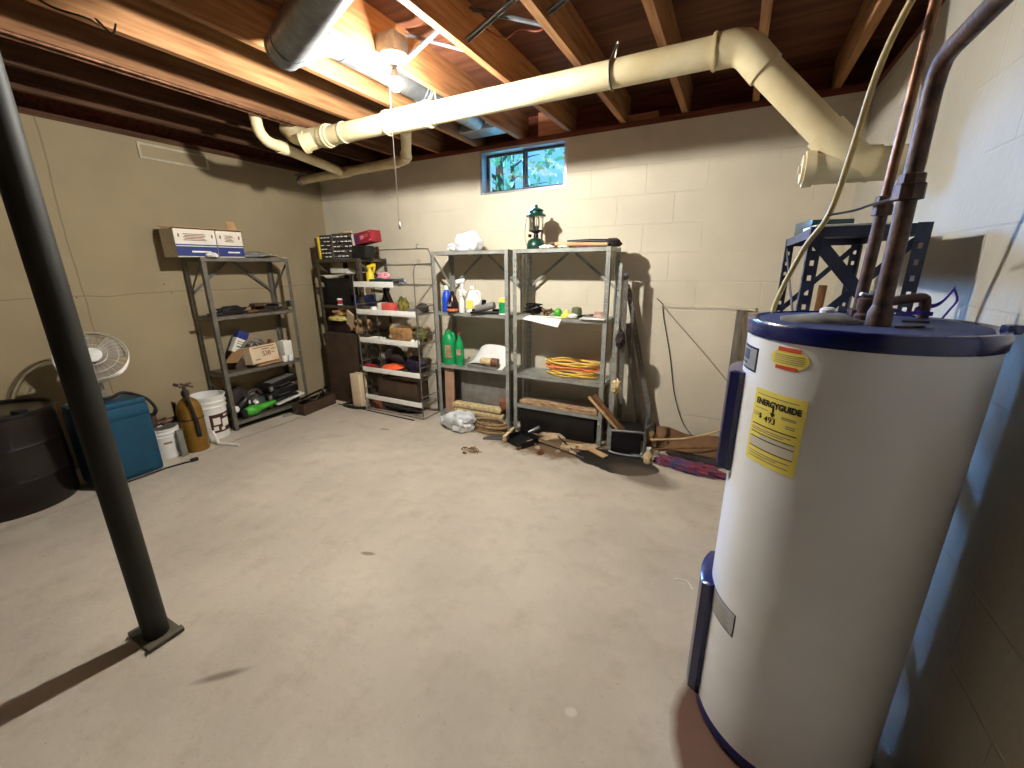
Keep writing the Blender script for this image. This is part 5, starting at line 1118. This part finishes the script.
# level 3: extension cords
rr = random.Random(3)
for i, (m_, n_, lb_) in enumerate(((M_cord_o, 3, 'orange extension cord coil on the right grey shelf'), (M_cord_y, 6, 'yellow extension cord coiled with the orange one'))):
    mb = MB()
    for k in range(n_):
        a0 = rr.uniform(0, 6); rx_, ry_ = rr.uniform(.17, .235), rr.uniform(.075, .105)
        mb.tube([(rx_*math.cos(a)+rr.uniform(-.012, .012), ry_*math.sin(a)+rr.uniform(-.006, .006), .010+(.052 if i == 0 else 0)+.0105*k*(.8 if i == 0 else 1)+(.052 if i == 1 and k > 2 else 0)+.010*math.sin(2*a+a0)**2) for a in [2*PI*j/18 for j in range(18)]], .0075, 6, True, smooth=3)
    one('extension_cord', lb_, 'cord', mb, m_, (-1.09, 3.125, .5175), 0, 'extension cords')
# bottom
mb = MB(); mb.bx(0, .66, 0, .22, 0, .222, bev=.006)
one('black_storage_bin', 'long black storage bin on the floor under the cords', 'bin', mb, M_black, (-1.51, 3.012, .0), 0)
mb = MB(); rr = random.Random(8)
mb.prism([(-.34+.68*i/16, rr.uniform(-.045, -.035)) for i in range(17)] + [(.34-.68*i/16, rr.uniform(.03, .05)) for i in range(17)], 0, .03)
one('broken_plank', 'pale splintered plank lying on the lowest board of right grey shelf', 'plank', mb, mat('splintered_wood', (206, 172, 132), .9, c2=(120, 84, 58), scale=7, stretch=(2, 10, 10)), (-1.17, 3.05, .2518), (0, 0, R(-1)))
mb = MB(); mb.text('2', .06, Euler((R(90), 0, R(90))).to_matrix().to_4x4(), .001, bold=-.001)
mb2 = mb.build('chalk_mark', M_paper, S4, loc=(.7765, .10, 1.44))

# ================================================================== RIGHT OF SHELF 4
def lean(name, label, p, q, w, t_, m, cat, grp=None, ang=True):
    P, Q = Vector(p), Vector(q); L_ = (Q-P).length
    if ang: mb = angle_post(L_, 1, 1, .038, .002)
    else: mb = MB(); mb.box((0, 0, L_/2), (w, t_, L_), bev=.003)
    d = (Q-P).normalized(); qn = Vector((0, 0, 1)).rotation_difference(d)
    o = mb.build(name, m, None, loc=P, rot=qn.to_euler()); return tag(o, label, cat, grp)
lean('steel_upright', 'grey slotted steel upright leaning from shelf side toward the patched wall', (-.435, 3.24, .002), (-.735, 3.26, 1.24), 0, 0, M_steel_dk, 'steel post', 'spare steel uprights')
lean('steel_upright', 'grey slotted steel upright standing against the right grey shelf, nearest', (-.745, 3.02, .002), (-.755, 3.06, 1.40), 0, 0, M_steel_lt, 'steel post', 'spare steel uprights')
lean('steel_upright', 'dark slotted steel upright behind the nearest one by the grey shelf', (-.715, 3.20, .002), (-.742, 3.22, 1.33), 0, 0, M_steel_dk, 'steel post', 'spare steel uprights')
lean('grey_pipe', 'grey round edged bar leaning between shelf side and black crate', (-.52, 3.255, .002), (-.70, 3.285, .95), .04, .03, M_steel_dk, 'bar', None, False)
lean('wood_board', 'light edged wooden board leaning on the black crate, left one', (-.655, 2.972, .182), (-.89, 2.966, .41), .016, .03, M_ltwood, 'board', 'leaning boards', False)
lean('wood_board', 'brown wooden board leaning on the black crate, right of the light one', (-.612, 2.975, .182), (-.85, 2.968, .425), .024, .03, M_brwood, 'board', 'leaning boards', False)
for i, (z, lb_) in enumerate(((.50, 'rag bundle tied to the shelf side, lower'), (.86, 'dark glove stuffed between the uprights'))):
    gl = MB(); gl.blob((0, 0, 0), (.035, .04, .06), .4, 3, 81+i, 3); one('rag' if i == 0 else 'glove', lb_, 'rag' if i == 0 else 'glove', gl, M_cream if i == 0 else M_darkfab, (-.70 if i == 0 else -.69, 3.03, z))
hc = thing('black_crate', 'black open crate held in a bent silver tube frame on the floor', 'crate', (-.585, 2.965, .005), R(10))
mb = MB()
for a in ((-.11, .11, -.006, .006, 0, .17), (-.11, -.1, .006, .22, 0, .17), (.1, .11, .006, .22, 0, .17), (-.1, .1, .006, .22, .16, .17), (-.1, .1, .006, .22, 0, .01)): mb.bx(*a)
mb.build('crate_shell', M_black, hc)
mb = MB(); mb.tube([(-.11, -.025, .18), (.105, -.025, .185), (.13, -.025, .17), (.135, -.03, .10), (.125, -.05, .03), (.08, -.07, .01), (-.07, -.06, .01), (-.12, -.04, .02)], .009, 10, smooth=4); mb.tube([(.13, -.025, .17), (.14, .1, .20), (.14, .2, .22)], .009, 10); mb.build('tube_frame', M_galv, hc)
mb = MB(); mb.tube([(.15, .06, .16), (.16, .08, .30), (.15, .12, .36)], .012, 8, smooth=3); mb.tube([(.13, .02, .2), (.19, .05, .24), (.21, .12, .16), (.19, .14, .05)], .006, 6, smooth=5); mb.build('cable_loop', M_dkgrey, hc)
wbt = thing('small_bottle', 'small cream bottle standing on the floor right of the black crate', 'bottle', (-.40, 2.88, .0))
mb = MB(); mb.lathe([(0, 0), (.03, 0), (.032, .008), (.032, .06), (.018, .085), (.016, .10), (0, .10)], seg=18); mb.build('bottle_body', M_cream, wbt)
mb = MB(); mb.lathe([(0, .1), (.018, .1), (.018, .118), (0, .118)], seg=14); mb.build('cap', M_white, wbt)
fb = MB(); fb.blob((0, 0, 0), (.22, .07, .035), .5, 3.5, 91, 4, flat=-.018, rot=(0, 0, R(-8))); one('crumpled_fabric', 'crumpled red and blue fabric on the floor at the heater side', 'fabric', fb, M_fabric, (-.13, 2.90, .02))
fb = MB(); fb.blob((0, 0, 0), (.22, .05, .025), .4, 3, 92, 3, flat=-.016); one('dark_cloth', 'dark cloth behind the red and blue fabric', 'cloth', fb, M_darkfab, (-.06, 3.05, .018))
mb = MB(); mb.sheet(lambda u, v: Vector((.58*u, .16*v, .02+.10*v+.02*math.sin(9*u)*v+.012*math.sin(4*u))), 16, 6, .005)
one('brown_cardboard', 'dented brown cardboard leaning along the bottom of the patched wall', 'cardboard', mb, mat('damp_card', (120, 88, 58), .9, var=.3, scale=6), (-.46, 3.12, .0))
for i, (p_, lb_) in enumerate((([(-.42, 3.0, .13), (-.2, 3.05, .16), (0, 3.12, .22), (.15, 3.16, .32)], 'pale stick lying on the brown cardboard, upper'), ([(-.40, 2.98, .06), (-.2, 3.04, .09), (.05, 3.08, .13)], 'dark stick lying on the brown cardboard, lower'))):
    one('stick', lb_, 'stick', MB().tube(p_, .008, 8, smooth=3), M_ltwood if i == 0 else M_brwood)

# ================================================================== FLOOR BEFORE THE SHELVES
pb = MB(); pb.blob((0, 0, 0), (.14, .10, .10), .4, 1.7, 101, 4, flat=-.07); pb.blob((-.15, .03, -.03), (.09, .06, .05), .4, 2, 102, 3, flat=-.04)
one('plastic_bag', 'crumpled clear plastic bag on the floor before the left grey shelf', 'bag', pb, mat('clear_bag', (224, 226, 226), .3, var=.03, alpha=.8, bump=.3, bscale=9), (-1.985, 2.80, .0725))
mb = MB()
for i in range(4): mb.tube([((.16-.012*(i % 2))*math.cos(a), (.075-.006*(i % 2))*math.sin(a), .014+.024*i) for a in [2*PI*k/30 for k in range(30)]], .012, 8, True)
one('garden_hose', 'flat brown coil of hose on the floor below the left grey shelf', 'hose', mb, mat('hose_tan', (168, 138, 100), .6, c2=(110, 82, 54), scale=30), (-1.735, 2.88, .0))
dpn = thing('dustpan', 'black dustpan with silver handle between the two grey shelves', 'dustpan', (-1.39, 2.79, .004), R(-25))
mb = MB(); mb.sheet(lambda u, v: Vector((-.10+.22*u, -.09+.17*v, .003+.02*v*v)), 6, 6, .003); mb.bx(-.10, -.095, -.09, .08, .0, .05); mb.bx(.115, .12, -.09, .08, .0, .05); mb.bx(-.10, .12, .078, .084, .015, .07); mb.build('pan', M_black, dpn)
mb = MB(); mb.tube([(.0, .08, .06), (.02, .12, .08), (.03, .17, .095)], .013, 10, smooth=3); mb.build('handle', M_galv, dpn)
mb = MB(); mb.box((-.13, -.02, .03), (.03, .22, .05), (0, 0, R(30)), bev=.006); mb.build('brush', M_cream, dpn)
one('white_scraper', 'pale metal scraper on the floor left of the dustpan', 'scraper', MB().prism([(-.1, -.02), (.06, -.05), (.10, .03), (-.06, .04)], 0, .012), M_galv, (-1.62, 2.76, .001), R(30))
for i, (x, y, s, lb_) in enumerate(((-1.18, 2.96, (.12, .05, .035), 'largest pale broken concrete slab before the right shelf'), (-1.30, 2.80, (.05, .035, .02), 'broken concrete piece left of the largest slab'), (-1.0, 2.84, (.07, .04, .022), 'broken concrete piece right of the largest slab'), (-.86, 2.93, (.09, .05, .018), 'flat broken concrete piece near the leaning boards'),
        (-1.34, 2.66, (.03, .02, .014), 'small dark concrete crumb nearest the camera'), (-1.16, 2.66, (.032, .022, .02), 'small brown concrete crumb in the middle of the grit'), (-1.05, 2.74, (.03, .02, .013), 'small concrete crumb right in the grit'), (-1.22, 2.74, (.028, .02, .012), 'small concrete crumb behind the brown one'), (-.94, 2.78, (.04, .02, .012), 'thin concrete flake beside the damp patch'))):
    mb = MB(); mb.smooth = 25; mb.blob((0, 0, 0), s, .5, 2.2, 110+i, 2, flat=-s[2]*.5)
    one('concrete_piece', lb_, 'rubble', mb, M_mud if i not in (4, 5) else M_brown, (x, y, s[2]*.55), .3*i, 'broken concrete pieces')
one('dark_rod', 'thin dark rod lying across the grit toward the damp patch', 'rod', MB().tube([(-1.42, 2.88, .012), (-1.1, 2.78, .02), (-.84, 2.73, .006)], .0055, 6), M_blackmetal)
one('dark_rod', 'thin dark rod lying right of the concrete slab', 'rod', MB().tube([(-1.12, 2.93, .05), (-.93, 2.79, .012)], .0055, 6), M_blackmetal)
for i, (x, y, a, lb_) in enumerate(((-.97, 2.90, .2, 'pale wood offcut lying by the damp patch'), (-.78, 2.86, -.5, 'pale wood offcut under the black crate edge'))):
    one('wood_offcut', lb_, 'wood offcut', MB().box((0, 0, .008), (.20, .05, .014), bev=.002), M_ltwood, (x, y, .003+.0*i), (0, 0, a), 'wood offcuts')
mb = MB(); rr = random.Random(2)
for k in range(9): 
    a = rr.uniform(0, 6.28); c_ = (rr.uniform(-.05, .05), rr.uniform(-.03, .03)); r_ = rr.uniform(.03, .06)
    mb.tube([(c_[0]+r_*math.cos(a+t), c_[1]+r_*.6*math.sin(a+t), .004+.012*abs(math.sin(t*1.5+k))) for t in [i*.5 for i in range(8)]], .0028, 5, smooth=2)
mb.prism([(-.03, .03), (.0, .07), (.02, .03)], .012, .016); mb.blob((-.02, -.06, .01), (.02, .012, .009), .4, 3, 4, 2)
one('dried_twigs', 'small heap of dried twigs on the open floor', 'twigs', mb, mat('dry_twig', (140, 112, 68), .8, var=.3), (-1.66, 2.46, .0))
one('floor_scrap', 'small curled pale scrap on the floor left of the heater', 'scrap', MB().tube([(-.05, 0, .003), (0, .01, .005), (.03, -.03, .004)], .003, 5, smooth=3), M_paper, (-.03, 1.73, .0))

# ================================================================== ON THE BLUE SHELF
one('green_carton', 'dark green box on top of the blue grey shelf', 'box', MB().bx(-.07, .07, -.09, .09, 0, .055, bev=.003), M_dgreen, (.29, 2.16, 1.4945), .2)
one('white_tray', 'pale flat tray on top of the blue grey shelf', 'tray', MB().bx(-.12, .10, -.09, .09, 0, .022, bev=.004), M_paper, (.34, 1.95, 1.4945), .1)

# ================================================================== LIGHT, SKY, CAMERA
w = bpy.data.worlds.new('daylight'); bpy.context.scene.world = w; w.use_nodes = True
bg = w.node_tree.nodes['Background']; bg.inputs['Color'].default_value = (*lin((120, 200, 255)), 1); bg.inputs['Strength'].default_value = SKY
sl = bpy.data.lights.new('sky_glow', 'SUN'); so = bpy.data.objects.new('sky_glow', sl); COL.objects.link(so)
sl.energy = SUN; sl.angle = R(32); sl.color = (.19, .44, 1.0)                # bright blue patch of open sky up the bank, left of the trees
so.rotation_euler = Vector((-.73, .68, .40)).to_track_quat('Z', 'Y').to_euler(); so.location = (-6, 8, 5)
cam = bpy.data.cameras.new('camera'); co = bpy.data.objects.new('camera', cam); COL.objects.link(co)
cam.sensor_width = 36; cam.lens = 36*412.1265/1024; cam.clip_start = .02
rows = [Vector((.8859579444, .4636942276, -.0081353561)), Vector((.1202792799, -.246682750, -.9616030968)), Vector((-.4478966572, .8509613881, -.2743233499))]
M = Matrix((rows[0], -rows[1], -rows[2])).transposed().to_4x4(); M.translation = (0, 0, 1.385)
co.matrix_world = M
sc = bpy.context.scene; sc.camera = co
sc.view_settings.view_transform = 'Standard'; sc.view_settings.look = 'None'; sc.view_settings.gamma = 1; sc.view_settings.use_curve_mapping = False
sc.view_settings.exposure = EXPO
